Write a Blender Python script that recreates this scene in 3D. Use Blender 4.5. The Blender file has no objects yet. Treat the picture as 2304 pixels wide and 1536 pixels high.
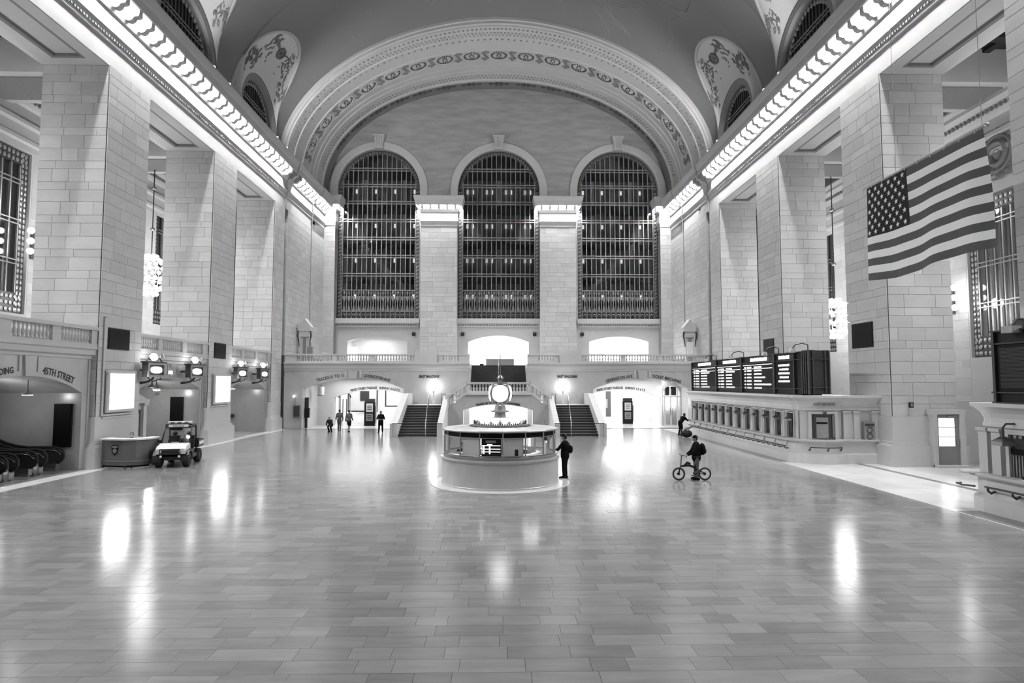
import bpy, bmesh, math, random
from mathutils import Matrix, Vector
from math import sin, cos, pi, sqrt, radians
random.seed(7)
SC = bpy.context.scene
COL = SC.collection
# ---------------------------------------------------------------- camera, world, exposure
cd = bpy.data.cameras.new('camera'); cam = bpy.data.objects.new('camera', cd); COL.objects.link(cam)
cd.sensor_width = 36.0; cd.lens = 36.0*1420/2304; cd.clip_end = 400
cam.location = (-0.065, 0, 3.85)
YAW = math.atan(32/1420); PIT = math.atan(93/math.hypot(1420, 32))
cam.rotation_euler = (pi/2+PIT, 0, -YAW)
SC.camera = cam
W = bpy.data.worlds.new('world'); SC.world = W; W.use_nodes = True
W.node_tree.nodes['Background'].inputs[0].default_value = (0.03, 0.03, 0.03, 1)
W.node_tree.nodes['Background'].inputs[1].default_value = 1.0
SC.view_settings.view_transform = 'Standard'; SC.view_settings.look = 'None'
SC.view_settings.gamma = 1.0; SC.view_settings.use_curve_mapping = False
SC.view_settings.exposure = 0.15
SC.cycles.max_bounces = 8; SC.cycles.diffuse_bounces = 4; SC.cycles.glossy_bounces = 3
SC.cycles.transmission_bounces = 4; SC.cycles.transparent_max_bounces = 12
SC.cycles.caustics_reflective = False; SC.cycles.caustics_refractive = False
SC.cycles.sample_clamp_indirect = 6.0
SC.cycles.use_denoising = True

def area(name, loc, rot, sx, sy, power, parent=None):
    l = bpy.data.lights.new(name, 'AREA'); l.shape = 'RECTANGLE'; l.size = sx; l.size_y = sy; l.energy = power
    o = bpy.data.objects.new(name, l); COL.objects.link(o); o.location = loc; o.rotation_euler = rot
    return o
def spot(name, loc, target, power, ang=60, blend=.5, rad=.15):
    l = bpy.data.lights.new(name, 'SPOT'); l.energy = power; l.spot_size = radians(ang); l.spot_blend = blend; l.shadow_soft_size = rad
    o = bpy.data.objects.new(name, l); COL.objects.link(o); o.location = loc
    o.rotation_euler = (Vector(target)-Vector(loc)).to_track_quat('-Z', 'Y').to_euler()
    return o
def point(name, loc, power, rad=.1):
    l = bpy.data.lights.new(name, 'POINT'); l.energy = power; l.shadow_soft_size = rad
    o = bpy.data.objects.new(name, l); COL.objects.link(o); o.location = loc
    return o
# ---------------------------------------------------------------- lights of the place
for s in (-1, 1):                                   # floodlights on the cornice wash the vault
    for yc in (-7.65, 3.35, 14.35, 25.35, 36.35): spot('vault_flood', (s*17.5, yc+1.0, 23.1), (s*10, yc+3, 34), 1500, 120, 1.0, .3)
    spot('arch_flood', (s*17.5, 48.0, 23.1), (s*4, 64, 32), 5200, 110, 1.0, .3)
area('upper_hall_light', (0, 71, 9.5), (0, 0, 0), 6, 6, 2600)
area('right_hall_light', (12.7, 70.5, 9.0), (0, 0, 0), 6, 5, 2400)
area('left_hall_light', (-14, 70.5, 9.0), (0, 0, 0), 3, 5, 260)
area('lower_ramp_light', (0, 55, 2.75), (0, 0, 0), 5, 6, 900)
for s in (-1, 1):
    area('passage_light', (s*12, 71, 3.5), (0, 0, 0), 8, 20, 2300 if s > 0 else 950)
    area('passage_entry_light', (s*12, 56.3, 4.2), (0, 0, 0), 6, 2, 260)
    for y in (3, 14, 25, 36, 47):
        for z in (14, 8.5): point('aisle_lamp', (s*22.3, y, z), 300, .3)
area('door_glow', (15.6, 57.8, 2.4), (pi/2, 0, 0), 1.2, 1.5, 60)
for y in (35, 40): pass
for y in (37.5, 47.8): point('recess_light', (-20.3, y, 3.2), 60, .12)
point('escalator_light', (-20.5, 26.5, 3.2), 40, .12)
area('booth_light', (.03, 24.95, 2.05), (0, 0, 0), 3.0, 3.0, 110)

# ---------------------------------------------------------------- materials
M = {}
def mat(name, g, rough=.6, metal=0., noise=0., nscale=(1, 1, 1), rnd=0., bump=0., emit=0., spec=.5, isl=0., rvar=0., bscale=30.):
    m = bpy.data.materials.new(name); m.use_nodes = True; nt = m.node_tree; N = nt.nodes; L = nt.links
    b = N['Principled BSDF']
    b.inputs['Base Color'].default_value = (g, g, g, 1); b.inputs['Roughness'].default_value = rough
    b.inputs['Metallic'].default_value = metal; b.inputs['Specular IOR Level'].default_value = spec
    if emit:
        b.inputs['Emission Color'].default_value = (1, 1, 1, 1); b.inputs['Emission Strength'].default_value = emit
    geo = None
    def val(x): 
        n = N.new('ShaderNodeValue'); n.outputs[0].default_value = x; return n.outputs[0]
    def math_(op, a, c):
        n = N.new('ShaderNodeMath'); n.operation = op
        for i, x in enumerate((a, c)):
            if isinstance(x, (int, float)): n.inputs[i].default_value = x
            else: L.new(x, n.inputs[i])
        return n.outputs[0]
    if noise or rnd or isl:
        f = val(1.0)
        if noise:
            geo = N.new('ShaderNodeNewGeometry'); mp = N.new('ShaderNodeMapping'); L.new(geo.outputs['Position'], mp.inputs['Vector'])
            mp.inputs['Scale'].default_value = nscale
            tx = N.new('ShaderNodeTexNoise'); tx.inputs['Scale'].default_value = 1.0; tx.inputs['Detail'].default_value = 6; tx.inputs['Roughness'].default_value = .62
            if rnd or isl:
                ofs = N.new('ShaderNodeVectorMath'); ofs.operation = 'ADD'; L.new(mp.outputs[0], ofs.inputs[0])
                if rnd: oi = N.new('ShaderNodeObjectInfo'); r_ = oi.outputs['Random']
                else: oi = N.new('ShaderNodeNewGeometry'); r_ = oi.outputs['Random Per Island']
                L.new(math_('MULTIPLY', r_, 37.0), ofs.inputs[1]); L.new(ofs.outputs[0], tx.inputs['Vector'])
            else: L.new(mp.outputs[0], tx.inputs['Vector'])
            f = math_('ADD', math_('MULTIPLY', math_('SUBTRACT', tx.outputs['Fac'], .5), noise*2), 1.0)
            if rvar: L.new(math_('ADD', math_('MULTIPLY', tx.outputs['Fac'], rvar), rough-rvar/2), b.inputs['Roughness'])
        for amt, sock in ((rnd, ('ShaderNodeObjectInfo', 'Random')), (isl, ('ShaderNodeNewGeometry', 'Random Per Island'))):
            if amt:
                n = N.new(sock[0]); f = math_('MULTIPLY', f, math_('ADD', math_('MULTIPLY', math_('SUBTRACT', n.outputs[sock[1]], .5), amt*2), 1.0))
        v = math_('MULTIPLY', f, g)
        cc = N.new('ShaderNodeCombineColor')
        for i in range(3): L.new(v, cc.inputs[i])
        L.new(cc.outputs[0], b.inputs['Base Color'])
    if bump:
        tb = N.new('ShaderNodeTexNoise'); tb.inputs['Scale'].default_value = bscale; tb.inputs['Detail'].default_value = 4
        ge = N.new('ShaderNodeNewGeometry'); L.new(ge.outputs['Position'], tb.inputs['Vector'])
        bp = N.new('ShaderNodeBump'); bp.inputs['Strength'].default_value = bump; bp.inputs['Distance'].default_value = .02
        L.new(tb.outputs['Fac'], bp.inputs['Height']); L.new(bp.outputs[0], b.inputs['Normal'])
    M[name] = m
    return m
mat('stone', .50, .62, noise=.16, nscale=(.9, .9, 2.2), rnd=.085, bump=.05)
mat('mortar', .24, .9)
mat('plain_stone', .50, .6, noise=.12, nscale=(.6, .6, .9), bump=.04)
mat('marble', .42, .22, noise=.22, nscale=(1.3, 1.3, .8), rvar=.12)
mat('ticket_stone', .56, .3, noise=.14, nscale=(1.3, 1.3, .8), rvar=.1)
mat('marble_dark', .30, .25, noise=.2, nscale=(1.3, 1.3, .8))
mat('tymp', .34, .7, noise=.5, nscale=(.35, .35, 1.6), bump=.05)
mat('plaster', .45, .7, noise=.08, nscale=(1, 1, 1))
mat('ornament', .2, .75, noise=.2, nscale=(6, 6, 6))
mat('ornament_dark', .07, .75, noise=.25, nscale=(6, 6, 6))
mat('relief', .55, .7, noise=.1, nscale=(5, 5, 5))
mat('relief_shade', .16, .7, noise=.2, nscale=(5, 5, 5))  # shading of the lunette carving put into a darker base colour
mat('vault', .17, .75, noise=.10, nscale=(.25, .25, .25))
mat('band_dark', .17, .7)
mat('gold', .36, .6)
mat('bronze', .07, .45, metal=.4, noise=.2, nscale=(8, 8, 8))
mat('bronze_light', .34, .4, metal=.5, noise=.2, nscale=(8, 8, 8))
mat('iron', .03, .5, noise=.2, nscale=(8, 8, 8))
mat('black', .006, .5, spec=.25)
mat('screen_black', .004, .55, spec=.15)
mat('steel', .45, .25, metal=.9)
mat('brass', .30, .3, metal=.8)
mat('white', .75, .5)
mat('hall_white', .78, .6)
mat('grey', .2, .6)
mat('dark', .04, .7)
mat('floor_tile', .225, .165, noise=.34, nscale=(.9, 4.5, 1), rnd=.15, rvar=.11, spec=.75)
mat('floor_field', .225, .165, noise=.34, nscale=(.9, 4.5, 1), isl=.15, rvar=.11, spec=.75)
mat('floor_joint', .15, .6)
mat('floor_border', .66, .2, noise=.14, nscale=(1.2, 1.2, 1), isl=.08)
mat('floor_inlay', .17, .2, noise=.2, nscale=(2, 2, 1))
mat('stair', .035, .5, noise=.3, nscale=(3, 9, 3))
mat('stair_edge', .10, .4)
mat('flag_red', .085, .8); mat('flag_white', .86, .8); mat('flag_blue', .008, .8)
mat('letter', .012, .5)
mat('coffer_dark', .035, .8)
mat('bulb_small', .9, .4, emit=1700.)
mat('bulb', .9, .4, emit=1500.)
mat('globe', .9, .4, emit=13.)
mat('globe_soft', .9, .4, emit=5.)
mat('lightbox', .9, .4, emit=7.)
mat('text_lit', .9, .4, emit=1.3)
mat('dim_lamp', .9, .4, emit=.9)
mat('dial', .9, .3, emit=5.)
mat('skin', .22, .55); mat('skin_dark', .10, .55); mat('cloth_black', .006, .9, spec=.08); mat('cloth_dark', .025, .9, spec=.08); mat('cloth_grey', .11, .9, spec=.08); mat('cloth_light', .3, .9); mat('hair', .008, .7)
mat('rubber', .012, .75)
mat('paint_white', .62, .3); mat('cart_black', .012, .4)
def glassmat(name, tint, refl_rough=.02, base=.86):
    m = bpy.data.materials.new(name); m.use_nodes = True; nt = m.node_tree; N = nt.nodes; L = nt.links
    for n in list(N): 
        if n.type != 'OUTPUT_MATERIAL': N.remove(n)
    out = [n for n in N if n.type == 'OUTPUT_MATERIAL'][0]
    t = N.new('ShaderNodeBsdfTransparent'); t.inputs[0].default_value = (tint, tint, tint, 1)
    g = N.new('ShaderNodeBsdfGlossy'); g.inputs['Roughness'].default_value = refl_rough
    lw = N.new('ShaderNodeLayerWeight'); lw.inputs[0].default_value = .5
    p5 = N.new('ShaderNodeMath'); p5.operation = 'POWER'; p5.inputs[1].default_value = 5; L.new(lw.outputs['Facing'], p5.inputs[0])
    ma = N.new('ShaderNodeMath'); ma.operation = 'MULTIPLY_ADD'; ma.inputs[1].default_value = .9; ma.inputs[2].default_value = .045; L.new(p5.outputs[0], ma.inputs[0])
    mx = N.new('ShaderNodeMixShader'); L.new(ma.outputs[0], mx.inputs[0]); L.new(t.outputs[0], mx.inputs[1]); L.new(g.outputs[0], mx.inputs[2]); L.new(mx.outputs[0], out.inputs[0])
    M[name] = m
glassmat('glass', .85); glassmat('glass_dark', .45)
# ---------------------------------------------------------------- mesh helpers
class MB:
    def __init__(s): s.v = []; s.f = []
    def add(s, vs, fs):
        o = len(s.v); s.v += [tuple(v) for v in vs]; s.f += [tuple(i+o for i in f) for f in fs]; return s
    def box(s, x0, x1, y0, y1, z0, z1):
        if x0 > x1: x0, x1 = x1, x0
        if y0 > y1: y0, y1 = y1, y0
        return s.add([(x0,y0,z0),(x1,y0,z0),(x1,y1,z0),(x0,y1,z0),(x0,y0,z1),(x1,y0,z1),(x1,y1,z1),(x0,y1,z1)],
            [(0,3,2,1),(4,5,6,7),(0,1,5,4),(1,2,6,5),(2,3,7,6),(3,0,4,7)])
    def obox(s, c, a, b, d):
        c, a, b, d = map(Vector, (c, a, b, d)); vs = []
        for k in (-1, 1):
            for i, j in ((-1,-1),(1,-1),(1,1),(-1,1)): vs.append(c+a*i+b*j+d*k)
        return s.add(vs, [(0,3,2,1),(4,5,6,7),(0,1,5,4),(1,2,6,5),(2,3,7,6),(3,0,4,7)])
    def prism(s, poly, vec):
        n = len(poly); vec = Vector(vec); P = [Vector(p) for p in poly]
        return s.add(P+[p+vec for p in P], [tuple(range(n))[::-1], tuple(range(n, 2*n))]+[(i, (i+1) % n, n+(i+1) % n, n+i) for i in range(n)])
    def lathe(s, prof, c=(0,0,0), n=16, a0=0., a1=2*pi, ax=None):
        full = abs(a1-a0-2*pi) < 1e-6; k = n if full else n+1; vs = []; fs = []; m = len(prof)
        for i in range(k):
            a = a0+(a1-a0)*i/n
            for r, z in prof: vs.append((r*cos(a), r*sin(a), z))
        for i in range(n):
            i2 = (i+1) % k
            for j in range(m-1): fs.append((i*m+j, i2*m+j, i2*m+j+1, i*m+j+1))
        if ax is not None: vs = [ax @ Vector(v) for v in vs]
        return s.add([Vector(v)+Vector(c) for v in vs], fs)
    def tube(s, pts, r, n=8, cap=True, ry=1.0):
        P = [Vector(p) for p in pts]; m = len(P); rs = r if isinstance(r, (list, tuple)) else [r]*m; vs = []; fs = []; up = None
        for i, p in enumerate(P):
            t = (P[min(i+1, m-1)]-P[max(i-1, 0)]).normalized()
            if up is None: up = t.orthogonal().normalized()
            up = (up-t*up.dot(t)).normalized(); sd = t.cross(up)
            for k in range(n): a = 2*pi*k/n; vs.append(p+(up*cos(a)+sd*sin(a)*ry)*rs[i])
        for i in range(m-1):
            for k in range(n): k2 = (k+1) % n; fs.append((i*n+k, i*n+k2, (i+1)*n+k2, (i+1)*n+k))
        if cap: fs += [tuple(range(n))[::-1], tuple(range((m-1)*n, m*n))]
        return s.add(vs, fs)
    def sphere(s, c, r, nu=12, nv=8, rot=None):
        rr = r if isinstance(r, (list, tuple)) else (r, r, r); vs = []; fs = []
        for j in range(1, nv):
            p = pi*j/nv
            for i in range(nu): a = 2*pi*i/nu; vs.append(Vector((rr[0]*sin(p)*cos(a), rr[1]*sin(p)*sin(a), rr[2]*cos(p))))
        vs += [Vector((0,0,rr[2])), Vector((0,0,-rr[2]))]; T = len(vs)-2
        for j in range(nv-2):
            for i in range(nu): i2 = (i+1) % nu; fs.append((j*nu+i, (j+1)*nu+i, (j+1)*nu+i2, j*nu+i2))
        for i in range(nu): i2 = (i+1) % nu; fs += [(T, i, i2), (T+1, (nv-2)*nu+i2, (nv-2)*nu+i)]
        if rot is not None: vs = [rot @ v for v in vs]
        return s.add([v+Vector(c) for v in vs], fs)
    def sweep(s, rows, closed=False):
        m = len(rows[0]); vs = [p for r in rows for p in r]; fs = []; n = len(rows)
        for i in range(n if closed else n-1):
            i2 = (i+1) % n
            for j in range(m-1): fs.append((i*m+j, i2*m+j, i2*m+j+1, i*m+j+1))
        return s.add(vs, fs)
    def cyl(s, p0, p1, r, n=12): return s.tube([p0, p1], r, n)
    def xf(s, fn): s.v = [tuple(fn(Vector(v))) for v in s.v]; return s
    def mirror(s): s.v = [(-x, y, z) for x, y, z in s.v]; s.f = [f[::-1] for f in s.f]; return s
    def mesh(s, name, m, smooth=False):
        me = bpy.data.meshes.new(name); me.from_pydata(s.v, [], s.f)
        bm = bmesh.new(); bm.from_mesh(me); bmesh.ops.recalc_face_normals(bm, faces=bm.faces); bm.to_mesh(me); bm.free()
        if smooth:
            for p in me.polygons: p.use_smooth = True
            me.update()
        me.materials.append(M[m]); return me
    def build(s, name, m, parent=None, smooth=False, local=False, stuff=False):
        if parent is not None and not local:
            L = wloc(parent); s.v = [(x-L[0], y-L[1], z-L[2]) for x, y, z in s.v]
        return link(name, s.mesh(name, m, smooth), parent, stuff)
    def solo(s, name, m, base, smooth=False):          # one-mesh thing with its origin at its base
        s.v = [(x-base[0], y-base[1], z-base[2]) for x, y, z in s.v]
        o = link(name, s.mesh(name, m, smooth)); o.location = base; return o
def wloc(o):
    L = Vector((0, 0, 0))
    while o is not None: L += o.location; o = o.parent
    return L
def link(name, me, parent=None, stuff=False):
    o = bpy.data.objects.new(name, me); COL.objects.link(o)
    if parent is not None: o.parent = parent
    if stuff: o['kind'] = 'stuff'
    return o
def tag(o, label=None, cat=None, group=None, kind=None):
    for k, v in (('label', label), ('category', cat), ('group', group), ('kind', kind)):
        if v: o[k] = v
    return o
def root(name, loc=(0,0,0), rz=0, label=None, cat=None, group=None, kind=None, parent=None):
    o = bpy.data.objects.new(name, None); COL.objects.link(o); o.location = loc; o.rotation_euler = (0, 0, rz); o.empty_display_size = .3
    if parent is not None: o.parent = parent
    return tag(o, label, cat, group, kind)
KIDS = {}
def copy_tree(o, parent=None):
    c = o.copy(); COL.objects.link(c)
    if parent is not None: c.parent = parent
    for ch in list(o.children): copy_tree(ch, c)
    return c
_blk = {}
def block_mesh(w, h, d, m, ch=.008, name='stone_block'):
    k = (round(w, 2), round(h, 2), round(d, 2), m)
    if k not in _blk:
        a, b = w/2, h/2; c = ch
        vs = [(-a,0,-b),(a,0,-b),(a,0,b),(-a,0,b),(-a,d-c,-b),(a,d-c,-b),(a,d-c,b),(-a,d-c,b),(-a+c,d,-b+c),(a-c,d,-b+c),(a-c,d,b-c),(-a+c,d,b-c)]
        fs = [(8,9,10,11)]+[(i, (i+1) % 4, 4+(i+1) % 4, 4+i) for i in range(4)]+[(4+i, 4+(i+1) % 4, 8+(i+1) % 4, 8+i) for i in range(4)]
        mb = MB(); mb.add(vs, fs); _blk[k] = mb.mesh(name, m)
    return _blk[k]
COURSES = [.62, .37, .60, .62, .37, .62, .56, .38]
def ashlar(parent, O, U, Nn, L, H, seed=0, lens=(.85, 1.2, 1.55), m='stone', d=.05, gap=.010, courses=COURSES, name='stone_block', hole=None):
    """lay individual stone blocks on the rectangle O + u*U + v*Z, facing Nn"""
    rr = random.Random(seed); U = Vector(U); Nn = Vector(Nn); O = Vector(O); PL = wloc(parent); v = 0.; i = seed; Z = Vector((0,0,1)); cnt = 0
    while v < H-.05:
        h = courses[i % len(courses)]; h = min(h, H-v)
        if H-v-h < .18: h = H-v
        u = 0.; first = True
        while u < L-.02:
            w = rr.choice(lens)*(rr.choice((.5, .75, 1.)) if first else 1.); first = False
            w = round(w/.05)*.05
            if L-u-w < .35: w = L-u
            if not hole or not hole(u, u+w, v, v+h):
                o = bpy.data.objects.new(name, block_mesh(w-gap, h-gap, d, m, name=name)); COL.objects.link(o); o.parent = parent
                p = O+U*(u+w/2)+Z*(v+h/2)-PL
                Um = U if U.x*Nn.y-U.y*Nn.x > 0 else -U
                o.matrix_basis = Matrix(((Um.x, Nn.x, 0, p.x), (Um.y, Nn.y, 0, p.y), (U.z, Nn.z, 1, p.z), (0, 0, 0, 1))); cnt += 1
            u += w
        v += h; i += 1
    return cnt
def seg_arch(hw, vs, vc):
    h = vc-vs; R = (hw*hw+h*h)/(2*h)
    return lambda x: vc-R+sqrt(max(R*R-x*x, 0))
def archwall(mb, F, u0, u1, top, opens, depth, bottom=0., N=20, back=False, base=0.):
    """wall face between u0..u1 with arched openings (uc, hw, vb, vs, vc); F(u, v, w) gives the point, w = depth behind the face"""
    tf = top if callable(top) else (lambda u: top)
    ws = (0, depth) if back else (0,)
    def strip(a, b, fa, fb, ga, gb):
        for w in ws: mb.add([F(a, fa, w), F(b, fb, w), F(b, gb, w), F(a, ga, w)], [(0,1,2,3)])
    def solid(a, b, lo):
        k = max(1, int((b-a)/1.0)) if callable(top) else 1
        for i in range(k):
            p = a+(b-a)*i/k; q = a+(b-a)*(i+1)/k; strip(p, q, lo, lo, tf(p), tf(q))
    x = u0
    for uc, hw, vb, vs, vc in sorted(opens):
        if uc-hw > x+1e-4: solid(x, uc-hw, bottom)
        ar = seg_arch(hw, vs, vc); P = []
        for i in range(N+1):
            a = -cos(pi*i/N)*hw if vc-vs > .8*hw else -hw+2*hw*i/N
            P.append((uc+a, ar(a)))
        for (a, fa), (b, fb) in zip(P, P[1:]): strip(a, b, fa, fb, tf(a), tf(b))
        if vb > bottom+1e-4: solid2 = strip(uc-hw, uc+hw, bottom, bottom, vb, vb)
        prof = [(uc-hw, vb)]+P+[(uc+hw, vb)]
        mb.sweep([[F(u, v, 0), F(u, v, depth)] for u, v in prof])
        if vb > bottom+1e-4: mb.add([F(uc-hw, vb, 0), F(uc+hw, vb, 0), F(uc+hw, vb, depth), F(uc-hw, vb, depth)], [(0,1,2,3)])
        x = uc+hw
    if u1 > x+1e-4: solid(x, u1, bottom)
    return mb
def text_mesh(txt, size, ext=.012):
    cu = bpy.data.curves.new('txt', 'FONT'); cu.body = txt; cu.size = size; cu.extrude = ext; cu.offset = size*.022; cu.align_x = 'CENTER'; cu.resolution_u = 2
    o = bpy.data.objects.new('txt', cu); COL.objects.link(o)
    dg = bpy.context.evaluated_depsgraph_get(); me = bpy.data.meshes.new_from_object(o.evaluated_get(dg))
    bpy.data.objects.remove(o); bpy.data.curves.remove(cu)
    return me
def text(txt, size, fn, parent, m='letter', name='lettering', ext=.012, squash=.8):
    me = text_mesh(txt, size, ext); L = wloc(parent) if parent else Vector()
    for v in me.vertices: v.co = Vector(fn(v.co.x*squash, v.co.y, v.co.z))-L
    me.materials.clear(); me.materials.append(M[m])
    return link(name, me, parent)
def SX(s, d): return s*(18.3-d)
# ================================================================ FLOOR
fl = MB().box(-27, 27, -15, 100, -.3, -.012).build('floor', 'floor_joint'); tag(fl, 'polished marble floor of the great hall laid in rows of long slabs', kind='structure')
ROW = .41; field = MB(); ntile = 0; rr = random.Random(3)
def tile_into(mb, a, b, c, d, z=0., ch=.0015):
    mb.add([(a,c,z-.012),(b,c,z-.012),(b,d,z-.012),(a,d,z-.012),(a+ch,c+ch,z),(b-ch,c+ch,z),(b-ch,d-ch,z),(a+ch,d-ch,z)],
           [(4,5,6,7),(0,1,5,4),(1,2,6,5),(2,3,7,6),(3,0,4,7)])
_tm = {}
y = 5.0
while y < 53.4:
    x = -17.6-rr.random()*.6
    while x < 13.7:
        w = rr.choice((.5, .6, .75, .9, .9, 1.05, 1.2)); x2 = min(x+w, 13.7); x1 = max(x, -17.6)
        if 13.7-x2 < .3: x2 = 13.7
        xc = (x1+x2)/2; x = x2
        if x2-x1 < .05: continue
        vis = abs(xc+.02*y) < .83*y+.4 and y > 7.9
        if vis and ntile < 300:
            k = round(x2-x1, 2)
            if k not in _tm:
                mb = MB(); tile_into(mb, -k/2+.0012, k/2-.0012, .0012-ROW/2, ROW/2-.0012); _tm[k] = mb.mesh('floor_tile', 'floor_tile')
            o = bpy.data.objects.new('floor_tile', _tm[k]); COL.objects.link(o); o.parent = fl; o.location = (xc, y+ROW/2, 0); ntile += 1
        else: tile_into(field, x1+.0012, x2-.0012, y+.0012, y+ROW-.0012)
    y += ROW
field.build('floor_tile_field', 'floor_field', fl, stuff=True)
bd = MB(); y = 5.
while y < 53.4:
    for x0, x1 in ((13.7, 15.0), (15.0, 16.2), (16.2, 17.0), (17.3, 18.4), (18.4, 20), (20, 22), (22, 24), (24, 26.5), (-18.0, -17.6), (-19, -18), (-20, -19), (-22, -20), (-24.5, -22), (-26.5, -24.5)): tile_into(bd, x0, x1-.006, y, y+1.194)
    y += 1.2
bd.build('floor_border', 'floor_border', fl, stuff=True)
il = MB(); tile_into(il, 17.0, 17.3, 5, 53.5); il.build('floor_inlay', 'floor_inlay', fl)
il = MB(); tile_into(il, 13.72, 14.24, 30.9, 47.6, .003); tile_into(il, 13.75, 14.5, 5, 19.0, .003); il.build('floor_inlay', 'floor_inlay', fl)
bd = MB(); y = 53.4
while y < 95:
    x = -27
    while x < 27: tile_into(bd, x, x+1.19, y, y+.79); x += 1.2
    y += .8
bd.build('passage_paving', 'floor_border', fl, stuff=True)
# ================================================================ PIERS
PY = [(18.1, 21.6), (29.1, 32.5), (40.1, 43.5), (51.1, 53.4)]
SIDE = {-1: 'left', 1: 'right'}; ORD = ['nearest', 'second', 'third', 'fourth']
def plinth(mb, x0, x1, y0, y1, zp=.95, out=.28):
    mb.box(x0-out, x1+out, y0-out, y1+out, -.01, zp)
    mb.box(x0-out+.06, x1+out-.06, y0-out+.06, y1+out-.06, zp, zp+.07)
    mb.box(x0-.16, x1+.16, y0-.16, y1+.16, zp+.07, zp+.18)
for s in (-1, 1):
    for k, (y0, y1) in enumerate(PY):
        xa, xb = (18.3, 21.35) if s > 0 else (-21.35, -18.3)
        core = MB().box(xa+.04, xb-.04, y0+.04, y1-.02, 0, 18.72).solo('pillar', 'mortar', ((xa+xb)/2, (y0+y1)/2, 0))
        tag(core, f'{ORD[k]} square pillar of pale stone blocks along the {SIDE[s]} side of the hall', 'pillar', kind='structure')
        if not (k == 0 and s < 0): ashlar(core, (s*18.26, y0, 2.3), (0, 1, 0), (-s, 0, 0), y1-y0, 16.4, seed=k*3+(s > 0)*11, lens=(.8, 1.15, 1.5, 1.7), d=.04)
        if k > 0: ashlar(core, (xa, y0+.04, 2.3), (1, 0, 0), (0, -1, 0), xb-xa, 16.4, seed=k*3+(s > 0)*11, lens=(.75, 1.05, 1.3, 1.5), d=.04)
        dd = MB(); dd.box(xa-.10, xb+.10, y0-.10, y1, 0, 2.3); dd.build('dado', 'plain_stone', core)
        pl = MB(); plinth(pl, xa, xb, y0, y1-.3 if k == 3 else y1); pl.build('plinth', 'plain_stone', core)
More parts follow.
